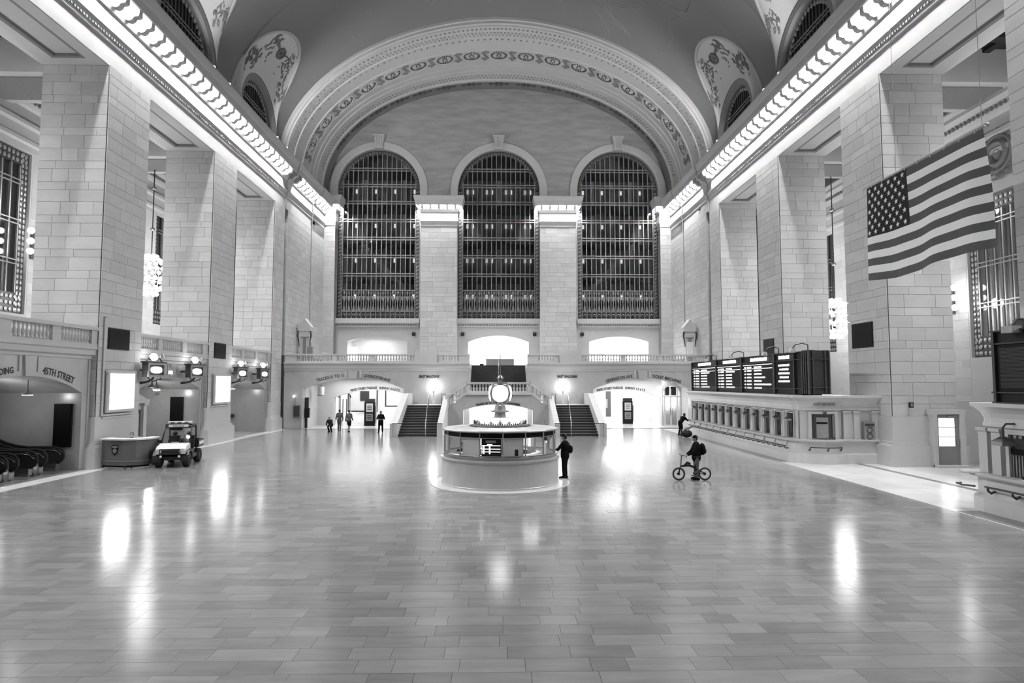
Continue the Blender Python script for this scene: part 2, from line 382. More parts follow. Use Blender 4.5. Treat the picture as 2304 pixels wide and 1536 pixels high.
# ================================================================ ENTABLATURE along both sides
PROF = [(0, 18.7), (0, 19.72), (.06, 19.75), (.06, 19.84), (.03, 19.86), (.03, 19.95), (.17, 20.25), (.17, 20.33), (.05, 20.38), (.05, 21.15), (.14, 21.2), (.3, 21.5), (.3, 22.35), (.88, 22.35), (.88, 21.86), (1.0, 21.86), (1.0, 22.3), (1.05, 22.36), (1.18, 22.72), (1.18, 22.82), (-1.6, 22.82)]
SEG = [(-14, 53.62, 0.), (53.62, 60.8, .12), (60.8, 64.9, .22)]
def entab(s):
    mb = MB(); rows = []
    for y0, y1, o in SEG:
        for y in (y0, y1):
            rows.append([(SX(s, d+o if d > -1 else d), y, z) for d, z in PROF])
    mb.sweep(rows); return mb
WL = {}
for s in (-1, 1):
    w = MB()
    w.box(s*18.34, s*19.6, -14, 53.62, 19.21, 22.8)      # mass above the pillars
    w.box(s*18.22, s*20, 54.1, 60.8, 0, 22.8); w.box(s*18.12, s*20, 60.8, 67, 0, 22.8); w.box(s*18.6, s*20, 53.4, 54.2, 0, 18.8)
    WL[s] = w.build('wall_'+SIDE[s], 'mortar'); tag(WL[s], f'{SIDE[s]} wall of the hall with its entablature and stone facing', kind='structure')
    entab(s).build('entablature', 'plain_stone', WL[s])
    ashlar(WL[s], (s*18.22, 54.1, 6.2), (0, 1, 0), (-s, 0, 0), 6.7, 13.4, seed=5+s, d=.04)
    ashlar(WL[s], (s*18.12, 60.8, 6.2), (0, 1, 0), (-s, 0, 0), 4.6, 13.4, seed=9+s, d=.04)
    ashlar(WL[s], (-18.6 if s < 0 else 18.18, 54.1, 6.2), (1, 0, 0), (0, -1, 0), .42, 13.4, seed=2+s, d=.03)
    # modillions (scroll brackets) and bulbs between them
    mod = None; ny = 0; md = MB(); bk = []
    y = 8.36
    while y < 63.8:
        o = 0 if y < 53.62 else (.12 if y < 60.8 else .22); bk.append((y, o)); y += 1.08
    p = [(.25, 21.36), (.40, 21.3), (.56, 21.36), (.64, 21.5), (.78, 21.52), (.86, 21.54), (.9, 21.66), (.9, 22.36), (.25, 22.36)]
    for i, (y, o) in enumerate(bk):
        md = MB().prism([(s*(18.3-d), -.17, z-22) for d, z in p], (0, .34, 0))
        if i == 0: mm = md.mesh('modillion', 'plain_stone')
        b = bpy.data.objects.new('modillion', mm); COL.objects.link(b); b.parent = WL[s]; b.location = (-s*o, y, 22)
    bm_ = MB().sphere((0, 0, 0), .13, 8, 6).mesh('bulb', 'bulb', True); hm_ = MB().lathe([(.06, .12), (.09, .16), (.09, .22), (.0, .22)], n=8).mesh('socket', 'bronze')
    for i, (y, o) in enumerate(bk):
        if 52.3 < y+.54 < 54.9: continue
        r_ = bpy.data.objects.new('cornice_lamp', bm_); COL.objects.link(r_); r_.location = (SX(s, .6+o), y+.54, 22.0)
        tag(r_, f'bare round bulb glowing between two scroll brackets of the {SIDE[s]} cornice', 'lamp', f'bare bulbs under the {SIDE[s]} cornice')
        h = bpy.data.objects.new('socket', hm_); COL.objects.link(h); h.parent = r_
    # dentils under the frieze: one joined course
    dn = MB(); y = -2.
    while y < 53.4: dn.box(SX(s, .02), SX(s, .11), y, y+.1, 19.95, 20.07); y += .2
    dn.build('dentil_course', 'plain_stone', WL[s], stuff=True)
    # lintel soffits between pillars with a sunk panel
    bays = [(-3.5, 7.1), (7.1, 18.1), (21.6, 29.1), (32.5, 40.1), (43.5, 51.1)]
    sf = MB(); or_ = MB()
    for a, b in bays:
        x0, x1 = 18.345, 21.4; i = .62; z = 18.7
        for (p0, p1, q0, q1) in ((x0, x1, a, a+i), (x0, x1, b-i, b), (x0, x0+i, a+i, b-i), (x1-i-.3, x1, a+i, b-i)): sf.box(s*p0, s*p1, q0, q1, z, z+.5)
        sf.box(s*(x0+i), s*(x1-i-.3), a+i, b-i, z+.16, z+.5)
        for (p0, p1, q0, q1) in ((x0+i, x1-i-.3, a+i, a+i+.16), (x0+i, x1-i-.3, b-i-.16, b-i), (x0+i, x0+i+.16, a+i+.16, b-i-.16), (x1-i-.46, x1-i-.3, a+i+.16, b-i-.16)): or_.box(s*p0, s*p1, q0, q1, z+.02, z+.2)
    sf.build('lintel_soffit', 'plain_stone', WL[s]); or_.build('soffit_moulding', 'grey', WL[s])
# ================================================================ VAULT, LUNETTES
ZC = 23.5
def selv(th, a, b, n):
    c, q = cos(th), sin(th); return (a*math.copysign(abs(c)**(2/n), c), ZC+b*max(q, 0)**(2/n))
VA, VB, VN = 18.98, 12.62, 1.87
def vz(x): return ZC+VB*max(1-(abs(x)/VA)**VN, 0)**(1/VN)
LC = [3.35, 14.35, 25.35, 36.35, 47.35]
def gx(y):
    for c in LC:
        u = (y-c)/3.9
        if abs(u) < 1: return 18.9-3.3*sqrt(1-u*u)
    return VA
vm = MB(); ys = sorted(set([-14., 53.75]+[c+3.9*u for c in LC for u in [x/12 for x in range(-12, 13)]+[-.97, .97]]+[round(-13.5+k*1.1, 2) for k in range(62)]))
rows = []
for y in ys:
    if y > 53.75: continue
    t0 = math.acos(min((gx(y)/VA), 1)**(VN/2)); t1 = pi-t0
    rows.append([(lambda q: (q[0], y, q[1]))(selv(t0+(t1-t0)*i/56, VA, VB, VN)) for i in range(57)])
vm.sweep(rows)
ceil = vm.build('ceiling', 'vault', smooth=True); tag(ceil, 'dark painted barrel vault with faint gold star figures', kind='structure')
# painted constellation lines and stars, thin gold strips lying on the vault
def on_vault(x, y, off=.02):
    z = vz(x); e = .05; t = Vector((2*e, 0, vz(x+e)-vz(x-e))).normalized(); n = Vector((t.z, 0, -t.x))
    if n.z > 0: n = -n
    return Vector((x, y, z))+n*off
def vline(mb, pts, r=.03):
    for (x0, y0), (x1, y1) in zip(pts, pts[1:]):
        k = max(2, int(math.hypot(x1-x0, y1-y0)/.6)); mb.tube([on_vault(x0+(x1-x0)*i/k, y0+(y1-y0)*i/k) for i in range(k+1)], r, 4, False)
rc = random.Random(12)
cl = MB()
for cx_, cy_ in ((-9.5, 42), (-12.5, 39), (5.5, 44), (10.5, 40), (-4, 47), (8, 49), (1.5, 40), (13, 46)):
    for b in range(5):
        a = rc.random()*6.28; p = [(cx_+rc.uniform(-.8, .8), cy_+rc.uniform(-.8, .8))]
        for k in range(7): a += rc.uniform(-.8, .8); p.append((p[-1][0]+.55*cos(a), p[-1][1]+.55*sin(a)))
        p = [(max(-14, min(14, x)), y) for x, y in p]; vline(cl, p, .016)
cl.build('star_figure_line', 'gold', ceil, stuff=True)
st_ = MB()
for k in range(140):
    x, y = rc.uniform(-14.5, 14.5), rc.uniform(33, 53)
    if abs(x) < gx(y)-.6: st_.sphere(on_vault(x, y, .01), rc.choice((.03, .04, .06)), 6, 4)
st_.build('painted_star', 'gold', ceil, stuff=True)
def lunette(s, yc, lab):
    R0, R1 = 3.05, 3.6; zc = 23.6; xw = s*18.55
    F = lambda u, v, w: (xw+s*w, yc+u, v)
    ro = root('lunette_window', (xw, yc, 23), 0, lab, 'window', 'half-round windows under the vault')
    # reveal ring
    rg = MB(); N = 24
    def arc(R, x): return [(x, yc+R*cos(pi*i/N), zc+R*sin(pi*i/N)*.98) for i in range(N+1)]
    rg.sweep([[a, b, c, d] for a, b, c, d in zip(arc(R1, s*18.25), arc(R0+.1, s*18.3), arc(R0, s*18.5), arc(R0, s*19.1))]); rg.build('window_surround', 'grey', ro, smooth=False)
    gl = MB().prism([(s*18.95, p[1], p[2]) for p in arc(R0, 0)], (s*.04, 0, 0)); gl.build('pane', 'dark', ro)
    br = MB(); 
    for i in range(-7, 8):
        u = i*.4; h = sqrt(max(R0*R0-u*u, .01))*.98
        b = MB().box(s*18.72, s*18.82, yc+u-.06, yc+u+.06, zc-.6, zc+h); b.build('window_bar', 'bronze', ro)
    for z in (24.9, 25.15): 
        h = sqrt(R0*R0-((z-zc)/.98)**2); MB().box(s*18.68, s*18.76, yc-h, yc+h, z, z+.06).build('window_rail', 'bronze_light', ro)
    om = MB()
    for i in range(1, 24):
        a = pi*i/24; om.sphere((s*18.7, yc+2.85*cos(a), zc+2.8*sin(a)), (.08, .17, .17), 6, 4)
    om.build('grille_border', 'bronze_light', ro, stuff=True)
    # lunette surface between window arch and the groin on the vault
    def G(t): 
        y = yc+3.9*cos(t); x = 18.9-3.3*sin(t); return Vector((s*x, y, vz(x)))
    def Wp(t): return Vector((s*18.22, yc+R1*cos(t), zc+R1*.98*sin(t)))
    def S(t, q):
        a, b = Wp(t), G(t); p = a.lerp(b, q); return p+Vector((s*.10, 0, .22))*sin(pi*q)*sin(t)
    mb = MB(); T = 40
    mb.sweep([[S(pi*i/T, j/8) for j in range(9)] for i in range(T+1)])
    lu = mb.build('lunette_vault', 'relief', ceil, smooth=True)
    rim = MB().tube([G(pi*i/T) for i in range(T+1)], .14, 6, False); rim.build('groin_moulding', 'plaster', lu, smooth=True)
    def nrm(t, q):
        a = S(t+.02, q)-S(t-.02, q); b = S(t, q+.03)-S(t, q-.03); n = a.cross(b).normalized()
        return (n if n.x*s < 0 else -n), a.normalized(), b.normalized()
    rl = MB(); r3 = random.Random(int(yc))
    def leaf(t, q, ln, wd, ang, h=.07):
        n, a, b = nrm(t, q); p = S(t, q); d = a*cos(ang)+b*sin(ang); e = n.cross(d)
        rl.add([p-d*ln, p+e*wd, p+d*ln, p-e*wd, p+n*h], [(0,1,4),(1,2,4),(2,3,4),(3,0,4)])
    for side in (-1, 1):
        for k in range(110):
            f = k/110; t = pi/2+side*(.25+f*1.0); q = .5+.2*sin(f*9)+r3.uniform(-.28, .28)*(1-f*.5)
            leaf(t, min(max(q, .08), .93), r3.uniform(.14, .34), r3.uniform(.05, .1), r3.uniform(0, 6.28))
        for k in range(9):   # wing feathers
            leaf(pi/2+side*(.12+.045*k), .62+.02*k, .34-.012*k, .06, side*.9+.1*k)
    rl.build('relief_foliage', 'relief_shade', lu, stuff=True)
    wh = MB(); n, a, b = nrm(pi/2, .58); c = S(pi/2, .58); Q = Matrix((a, b, n)).transposed()
    wh.lathe([(.0, .1), (.12, .14), (.14, .05), (.34, .05), (.36, .14), (.48, .14), (.5, .0)], c, 16, ax=Q)
    wh.build('winged_wheel', 'relief_shade', lu)
    # small uplight on the cornice
    for yy in (yc+1.2, yc+3.4):
        lp = MB().lathe([(.0, 0), (.1, 0), (.13, .12), (.10, .2), (.0, .2)], (s*17.35, yy, 22.83), 8).solo('uplight', 'globe_soft', (s*17.35, yy, 22.83))
        tag(lp, f'small bright uplight on top of the {SIDE[s]} cornice below a half-round window', 'lamp', f'uplights on the {SIDE[s]} cornice')
for s in (-1, 1):
    for k, yc in enumerate(LC[2:]):
        lunette(s, yc, f'{["nearest", "second", "farthest"][k]} dark half-round window under the vault above the {SIDE[s]} cornice')
# ================================================================ THE GREAT ARCH over the far bay
def ap(Y):
    t = max(0, min((Y-54)/12, 1)); return 18.85-.2*t, 12.36+.13*t, 1.87+.25*t
def AP(th, Y, ins):
    a, b, n = ap(Y); x, z = selv(th, a-ins, b-ins, n); return Vector((x, Y, z))
APROF = [(53.75, -.3), (53.75, .0), (53.9, .05), (53.9, .26), (54.1, .3), (54.12, .42), (54.9, .42), (54.95, .36), (55.9, .36), (55.95, .46), (56.4, .46), (56.45, .40), (58.0, .40), (58.05, .5), (58.2, .5), (58.22, .38), (60.2, .38), (60.22, .5), (60.35, .5), (60.4, .42), (61.2, .42), (61.22, .52), (61.9, .52), (61.92, .62), (62.5, .62), (62.6, .56), (63.8, .56), (63.9, .66), (64.2, .66)]
NT = 96
am = MB(); am.sweep([[AP(pi*i/NT, Y, d) for Y, d in APROF] for i in range(NT+1)])
arch = am.build('trim_1', 'plaster'); tag(arch, 'broad moulded arch with rosettes spanning the far end of the hall', kind='structure')
MB().sweep([[AP(pi*i/NT, Y, d) for Y, d in [(64.2, .66), (64.22, .5), (65.7, .5), (65.72, .6), (66.2, .6)]] for i in range(NT+1)]).build('inner_band', 'band_dark', arch)
TH = [pi*i/2000 for i in range(2001)]; LEN = [0.]
for a, b in zip(TH, TH[1:]): LEN.append(LEN[-1]+(AP(b, 59, .4)-AP(a, 59, .4)).length)
def th_at(L):
    import bisect
    i = min(max(bisect.bisect(LEN, L), 1), 2000); f = (L-LEN[i-1])/(LEN[i]-LEN[i-1]+1e-9); return TH[i-1]+(TH[i]-TH[i-1])*f
MIDL = LEN[-1]/2
def aframe(th, Y, ins):
    p = AP(th, Y, ins); t = (AP(min(th+.01, pi), Y, ins)-AP(max(th-.01, 0), Y, ins)).normalized(); n = Vector((-t.z, 0, t.x))
    if n.dot(Vector((0, Y, 26))-p) < 0: n = -n
    return p, t, Vector((0, 1, 0)), n
rm = MB(); N = 16
rm.lathe([(.12, .0), (.12, .10), (.0, .13)], n=12)
for k in range(14):
    a = 2*pi*k/14; d = Vector((cos(a), sin(a), 0)); e = Vector((-sin(a), cos(a), 0))
    rm.add([d*.16, d*.48+e*.075, d*.74, d*.48-e*.075, d*.45+Vector((0, 0, .13))], [(0,1,4),(1,2,4),(2,3,4),(3,0,4)])
petals = rm.mesh('rosette', 'plaster')
disc = MB().lathe([(.80, .012), (.0, .012)], n=28).mesh('rosette_ground', 'iron')
ringm = MB().lathe([(.80, .0), (.80, .08), (.87, .12), (.94, .08), (.94, .0)], n=28).mesh('rosette_ring', 'plaster', True)
for k in range(-8, 9):
    p, t, yv, n = aframe(th_at(MIDL+k*2.62), 59.2, .38); R = Matrix((t, n.cross(t), n)).transposed().to_4x4()
    for me, nm in ((disc, 'rosette_ground'), (ringm, 'rosette_ring'), (petals, 'rosette')):
        o = bpy.data.objects.new(nm, me); COL.objects.link(o); o.parent = arch; o.matrix_basis = Matrix.Translation(p+n*.01) @ R
sc = MB()
for k in range(-9, 9):
    for f, dy in ((.5, 0), (.42, .55), (.58, .55), (.42, -.55), (.58, -.55), (.5, .8), (.5, -.8), (.46, .3), (.54, -.3)):
        th = th_at(MIDL+(k+f)*2.62)
        if th < .1 or th > pi-.1: continue
        p, t, yv, n = aframe(th, 59.2+dy, .38); sc.obox(p+n*.03, t*.14+yv*.06, yv*.08-t*.03, n*.05)
sc.build('scroll_relief', 'ornament', arch, stuff=True)
lf = MB()
for Y, ins, step, ln, wd, mt in ((54.5, .42, .42, .16, .2, 0), (55.25, .36, .36, .15, .14, 0), (55.62, .36, .36, .13, .14, .5), (56.2, .46, .6, .18, .14, 0), (62.95, .56, .34, .14, .13, 0), (63.4, .56, .34, .14, .13, .5)):
    n_ = int((2*MIDL-3)/step)
    for i in range(n_):
        th = th_at(1.5+(i+mt)*step); p, t, yv, n = aframe(th, Y, ins); e = 1 if i % 2 else -1
        d = (t+yv*.8*e).normalized(); q = n.cross(d)
        lf.add([p-d*ln, p+q*wd*.6, p+d*ln, p-q*wd*.6, p+n*.12], [(0,1,4),(1,2,4),(2,3,4),(3,0,4)])
lf.build('leaf_band', 'ornament', arch, stuff=True)
cr = MB()
for k in range(-7, 8):
    th = th_at(MIDL+k*2.62+1.31*(0)); p, t, yv, n = aframe(th, 64.95, .5)
    for a in range(6):
        d = t*cos(a*pi/3)*.75+yv*sin(a*pi/3)*.48; e = n.cross(d).normalized()*.16
        cr.add([p, p+d*.55+e, p+d, p+d*.55-e, p+d*.5+n*.14], [(0,1,4),(1,2,4),(2,3,4),(3,0,4)])
    for q in (-1, 1): cr.obox(p+t*q*.85+n*.04, t*.2, yv*.12, n*.05)
cr.build('leaf_cross', 'ornament_dark', arch, stuff=True)
# ================================================================ AISLES behind the pillars
for s in (-1, 1):
    w = WL[s]; F = lambda u, v, wd, s=s: (s*(25.5+wd), u, v)
    if s < 0: ops = [(30.0, 4.3, 7.5, 16.25, 16.3), (51.4, 4.5, 8.2, 17.3, 17.35)]
    else: ops = [(29.15, 4.3, 5.2, 13.6, 13.65), (51.3, 4.3, 6.2, 17.1, 17.15)]
    mb = MB(); archwall(mb, F, -15, 58, 20, ops, .5, bottom=0, N=4); w = mb.build('wall_aisle_'+SIDE[s], 'plain_stone'); tag(w, f'outer wall of the aisle behind the {SIDE[s]} pillars', kind='structure')
    # visible ashlar of the aisle wall between the windows
    ashlar(w, (s*25.54, 34.4 if s < 0 else 33.55, 0.), (0, 1, 0), (-s, 0, 0), 12.4 if s < 0 else 13.3, 15.0, seed=21+s, d=.05, lens=(1.1, 1.5, 1.9))
    # entablature of the aisle wall
    pr = [(0, 15.2), (.08, 15.2), (.08, 15.5), (.2, 15.6), (.2, 15.8), (.1, 15.9), (.1, 16.4), (.3, 16.5), (.3, 16.7), (.14, 16.75), (.14, 17.4), (.3, 17.5), (.55, 17.9), (.75, 18.1), (.75, 18.3), (.9, 18.5), (.9, 18.6), (0, 18.6)]
    if s > 0 or 1:
        o_ = 1.1 if s < 0 else 0.
        MB().sweep([[(s*(25.5-d), y, z+o_) for d, z in pr] for y in (-14, 58)]).build('aisle_entablature', 'plain_stone', w)
        eg = MB(); y = 22.
        while y < 50: eg.sphere((s*25.0, y, 17.75+o_), (.1, .1, .13), 6, 4); eg.sphere((s*25.32, y, 16.6+o_), (.06, .1, .09), 6, 4); y += .3
        eg.build('egg_moulding', 'ornament', w, stuff=True)
    # dark coffered aisle ceiling
    c = MB().box(s*21.3, s*26.5, -15, 58, 20.0, 20.3); 
    y = -12.
    while y < 56: c.box(s*21.4, s*25.5, y, y+.5, 19.75, 20.0); y += 1.8
    for q in (22.2, 23.4, 24.6): c.box(s*q, s*(q+.35), -15, 57, 19.8, 20.0)
    c.build('aisle_ceiling', 'coffer_dark', w)
    fr = MB(); bb = MB()
    for a, b in PY:
        bb.box(s*21.35, s*25.5, a, b, 18.35, 20)
        fr.box(s*21.5, s*25.4, a+.5, b-.5, 18.30, 18.36)
    bb.build('aisle_beam', 'plain_stone', w); fr.build('beam_panel', 'ornament', w)
    MB().box(s*28.6, s*28.8, -15, 58, 0, 20).build('outer_wall', 'grey', w)
# end walls out of view, closing the hall behind the camera
b = MB().box(-27, 27, -15.4, -15, 0, 37); wb = b.build('wall_back', 'plain_stone'); tag(wb, 'end wall of the hall behind the viewer', kind='structure')
# ================================================================ FAR WALL with three great windows
WC = [-12.68, 0.02, 12.72]; WR = 4.34; WS = 24.3; WB = 10.55
def tymp_top(u):
    a, b, n = ap(66); a -= .55; b -= .55; u = min(abs(u), a-.001); return ZC+b*max(1-(u/a)**n, 0)**(1/n)
FE = lambda u, v, w: (u, 66+w, v)
mb = MB(); archwall(mb, FE, -18.0, 18.0, tymp_top, [(c, WR, WB, WS, WS+WR) for c in WC], .7, bottom=10.0, N=28)
wf = mb.build('wall_far', 'tymp'); tag(wf, 'far end wall with three tall arched windows under the great arch', kind='structure')
FL = lambda u, v, w: (u, 66+w, v)
mb = MB(); archwall(mb, FL, -18, 18, 10.0, [(WC[0]+.05, 3.12, 5.45, 8.2, 8.68), (0, 3.17, 5.45, 8.1, 8.78), (WC[2]-.05, 3.12, 5.45, 8.15, 8.7)], 1.2, bottom=5.45, N=18); mb.build('balcony_wall', 'plain_stone', wf)
for i, c in enumerate(WC):
    sl = MB(); sl.box(c-WR-.1, c+WR+.1, 65.6, 66.6, 10.05, 10.55); sl.box(c-WR, c+WR, 65.75, 66, 9.7, 10.05); sl.build('window_sill', 'plain_stone', wf)
    fz = MB(); u = c-WR+.15
    while u < c+WR-.1: fz.sphere((u, 65.75, 9.87), (.1, .05, .1), 6, 4); u += .25
    fz.build('sill_ornament', 'ornament', wf, stuff=True)
    # raised archivolt and keystone
    av = MB(); N = 30
    prof = [(WR, 66.0), (WR, 65.86), (WR+.1, 65.82), (WR+.75, 65.82), (WR+.82, 65.9), (WR+.82, 66.02)]
    rows = [[(c+r*cos(pi*k/N), y, WS+r*sin(pi*k/N)) for r, y in prof] for k in range(N+1)]
    rows = [[(c+r, y, 23.2) for r, y in prof]]+rows+[[(c-r, y, 23.2) for r, y in prof]]
    av.sweep(rows); av.build('archivolt', 'plain_stone', wf, smooth=False)
    ks = MB(); zt = WS+WR
    ks.prism([(c-.36, 65.55, zt+.1), (c+.36, 65.55, zt+.1), (c+.52, 65.45, zt+1.25), (c-.52, 65.45, zt+1.25)], (0, .6, 0)); ks.box(c-.62, c+.62, 65.35, 66, zt+1.25, zt+1.42); ks.box(c-.42, c+.42, 65.4, 66, zt-.05, zt+.12)
    for q in (-.22, 0, .22): ks.tube([(c+q, 65.5, zt+.2), (c+q*1.3, 65.42, zt+1.2)], .07, 6)
    ks.build('keystone', 'plain_stone', wf)
    # the window itself
    wn = root(f'window_{i+1}', (c, 66.5, WB), 0, f'{["left", "middle", "right"][i]} of the three tall arched windows with bronze bars at the far end', None, None, 'structure')
    ZR = [13.6, 15.23, 17.2, 19.12, 21.06, 23.0, 24.83, 26.58, 28.4]; CW = 7.66/15
    pm = {}
    for a, b_ in zip(ZR, ZR[1:]):
        for k in range(15):
            uc = -7.66/2+CW*(k+.5); top = b_
            if b_ > WS:
                hmax = WS+sqrt(max(3.95**2-(abs(uc)+CW*.3)**2, 0)); top = min(b_, hmax)
            if top-a < .3: continue
            key = round(top-a, 2)
            if key not in pm: pm[key] = MB().box(-CW/2+.03, CW/2-.03, -.01, .01, .04, key-.04).mesh('pane', 'glass')
            o = bpy.data.objects.new('pane', pm[key]); COL.objects.link(o); o.parent = wn; o.location = (uc, .05, a-WB)
    zt = lambda u: WS+sqrt(max(3.95**2-u*u, 0))
    for k in range(16):
        u = -7.66/2+CW*k; MB().box(c+u-.04, c+u+.04, 66.4, 66.62, WB, zt(u)).build('window_bar', 'bronze_light', wn)
    for z in ZR[:-1]:
        h = 3.83 if z < WS else sqrt(max(3.95**2-(z-WS)**2, .1))
        for dz in ((-.13, .13) if z > 13.7 else (0,)): MB().box(c-h, c+h, 66.36, 66.5, z+dz-.045, z+dz+.045).build('window_rail', 'bronze_light', wn)
    gb = MB(); gr = MB()
    for sx in (-1, 1):
        gb.box(c+sx*3.83, c+sx*4.34, 66.42, 66.5, WB, WS)
        z = WB+.2
        while z < WS:
            gr.lathe([(.1, -.03), (.15, .0), (.1, .03)], (c+sx*4.08, 66.38, z), 8, ax=Matrix.Rotation(pi/2, 3, 'X'))
            gr.obox((c+sx*4.08, 66.38, z+.2), (.16, 0, .05), (0, .03, 0), (-.02, 0, .04)); z += .4
    gb.sweep([[(c+r*cos(pi*k/28), y, WS+r*sin(pi*k/28)) for r, y in ((3.85, 66.5), (3.85, 66.42), (4.34, 66.42))] for k in range(29)])
    for k in range(1, 36):
        a = pi*k/36; gr.lathe([(.09, -.03), (.14, .0), (.09, .03)], (c+4.08*cos(a), 66.38, WS+4.08*sin(a)), 8, ax=Matrix.Rotation(pi/2, 3, 'X'))
    gb.box(c-3.83, c+3.83, 66.46, 66.5, WB, WB+.75)
    for k in range(15):
        u = c-7.66/2+CW*(k+.5)
        for z, r in ((WB+.4, .16), (WB+2.75, .14), (WB+2.0, .1)): gr.lathe([(r-.04, -.03), (r, .0), (r-.04, .03)], (u, 66.38, z), 8, ax=Matrix.Rotation(pi/2, 3, 'X'))
        gr.add([(u-.18, 66.4, WB+.8), (u+.18, 66.4, WB+.8), (u, 66.4, WB+1.7)], [(0, 1, 2)]); gr.box(u-.03, u+.03, 66.36, 66.42, WB+.75, WB+3)
        gr.add([(u-.2, 66.4, WB+2.4), (u+.2, 66.4, WB+2.4), (u, 66.4, WB+1.6)], [(0, 1, 2)])
    gr.box(c-3.83, c+3.83, 66.36, 66.42, WB+.75, WB+.82)
    gb.build('grille_ground', 'bronze', wn); gr.build('grille', 'bronze_light', wn, stuff=True)
# walkways behind the glass
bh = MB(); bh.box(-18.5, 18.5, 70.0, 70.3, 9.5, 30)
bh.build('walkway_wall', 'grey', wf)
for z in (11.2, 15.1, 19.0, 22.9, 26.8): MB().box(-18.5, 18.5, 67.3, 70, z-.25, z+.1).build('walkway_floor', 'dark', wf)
pb = MB(); dl = MB().box(-.1, .1, -.12, 0, -.22, .22).mesh('wall_lamp', 'dim_lamp')
for i, c in enumerate(WC):
    for k in range(5): pb.box(c-4.3+k*2.15-.2, c-4.3+k*2.15+.2, 69.8, 70, 10, 30)
    for z in (13.4, 17.45, 21.35, 25.25):
        for k in range(4):
            for q in ((-.3, .3) if i == 1 else (0,)):
                o = bpy.data.objects.new('wall_lamp', dl); COL.objects.link(o); o.location = (c-3.2+k*2.15+q, 69.95, z)
                tag(o, f'small dim lamp on the walkway wall behind the {["left", "middle", "right"][i]} great window', 'lamp', f'walkway lamps behind the {["left", "middle", "right"][i]} window')
pb.build('walkway_pilaster', 'stone', wf)
# pilasters and their capitals with bulbs
sq = .55
def capital(x0, x1, par, lab, corner=0):
    pr = [(d*sq if z < 21.9 else d*.62, z+.4) for d, z in PROF[1:-1]]+[(0, 23.22)]
    mb = MB(); rows = []
    for cx_, cy_, dx, dy in ((x0, 66.2, -1, 0), (x0, 65, -1, -1), (x1, 65, 1, -1), (x1, 66.2, 1, 0)): rows.append([(cx_+dx*d, cy_+dy*d, z) for d, z in pr])
    mb.sweep(rows); mb.box(x0+.01, x1-.01, 65.03, 66.2, 20, 23.2); mb.build('capital', 'plain_stone', par)
    n = max(2, int(round((x1-x0+.7)/.72)))
    for k in range(n):
        x = x0-.28+(x1-x0+.56)*k/(n-1)
        o = bpy.data.objects.new('capital_lamp', bmp); COL.objects.link(o); o.location = (x, 64.68, 22.52)
        tag(o, f'bare bulb glowing under the {lab}', 'lamp', f'bulbs under the {lab}')
        if k < n-1: 
            xm = x+(x1-x0+.56)/(n-1)/2; MB().box(xm-.1, xm+.1, 64.47, 64.85, 21.95, 22.7).build('modillion', 'plain_stone', par)
bmp = MB().sphere((0, 0, 0), .12, 8, 6).mesh('bulb', 'bulb_small', True)
for s in (-1, 1):
    x0, x1 = sorted((s*4.32, s*8.08))
    pil = MB().box(x0+.04, x1-.04, 65.04, 66, 5.4, 20.2).solo('pillar', 'mortar', ((x0+x1)/2, 65.5, 5.4)); tag(pil, f'flat stone pier between the middle and {SIDE[s]} great windows', kind='structure')
    ashlar(pil, (x0, 65.04, 5.45), (1, 0, 0), (0, -1, 0), x1-x0, 14.6, seed=4+s, d=.04, lens=(.9, 1.25, 1.6))
    for q in (x0, x1):
        o_ = (0, 1, 0); ashlar(pil, (q+.04 if q == x0 else q-.04, 65.04, 5.45), o_, (-1 if q == x0 else 1, 0, 0), .9, 14.6, seed=8+s, d=.03)
    capital(x0, x1, pil, f'capital between the middle and {SIDE[s]} windows')
    x0, x1 = sorted((s*16.95, s*18.3))
    pil = MB().box(x0+.04, x1-.04, 65.04, 66, 5.4, 20.2).solo('pillar', 'mortar', ((x0+x1)/2, 65.5, 5.4)); tag(pil, f'narrow stone pilaster in the far {SIDE[s]} corner beside the window', kind='structure')
    ashlar(pil, (x0, 65.04, 5.45), (1, 0, 0), (0, -1, 0), x1-x0, 14.6, seed=14+s, d=.04, lens=(.7, 1.35))
    capital(x0, x1, pil, f'far {SIDE[s]} corner capital')
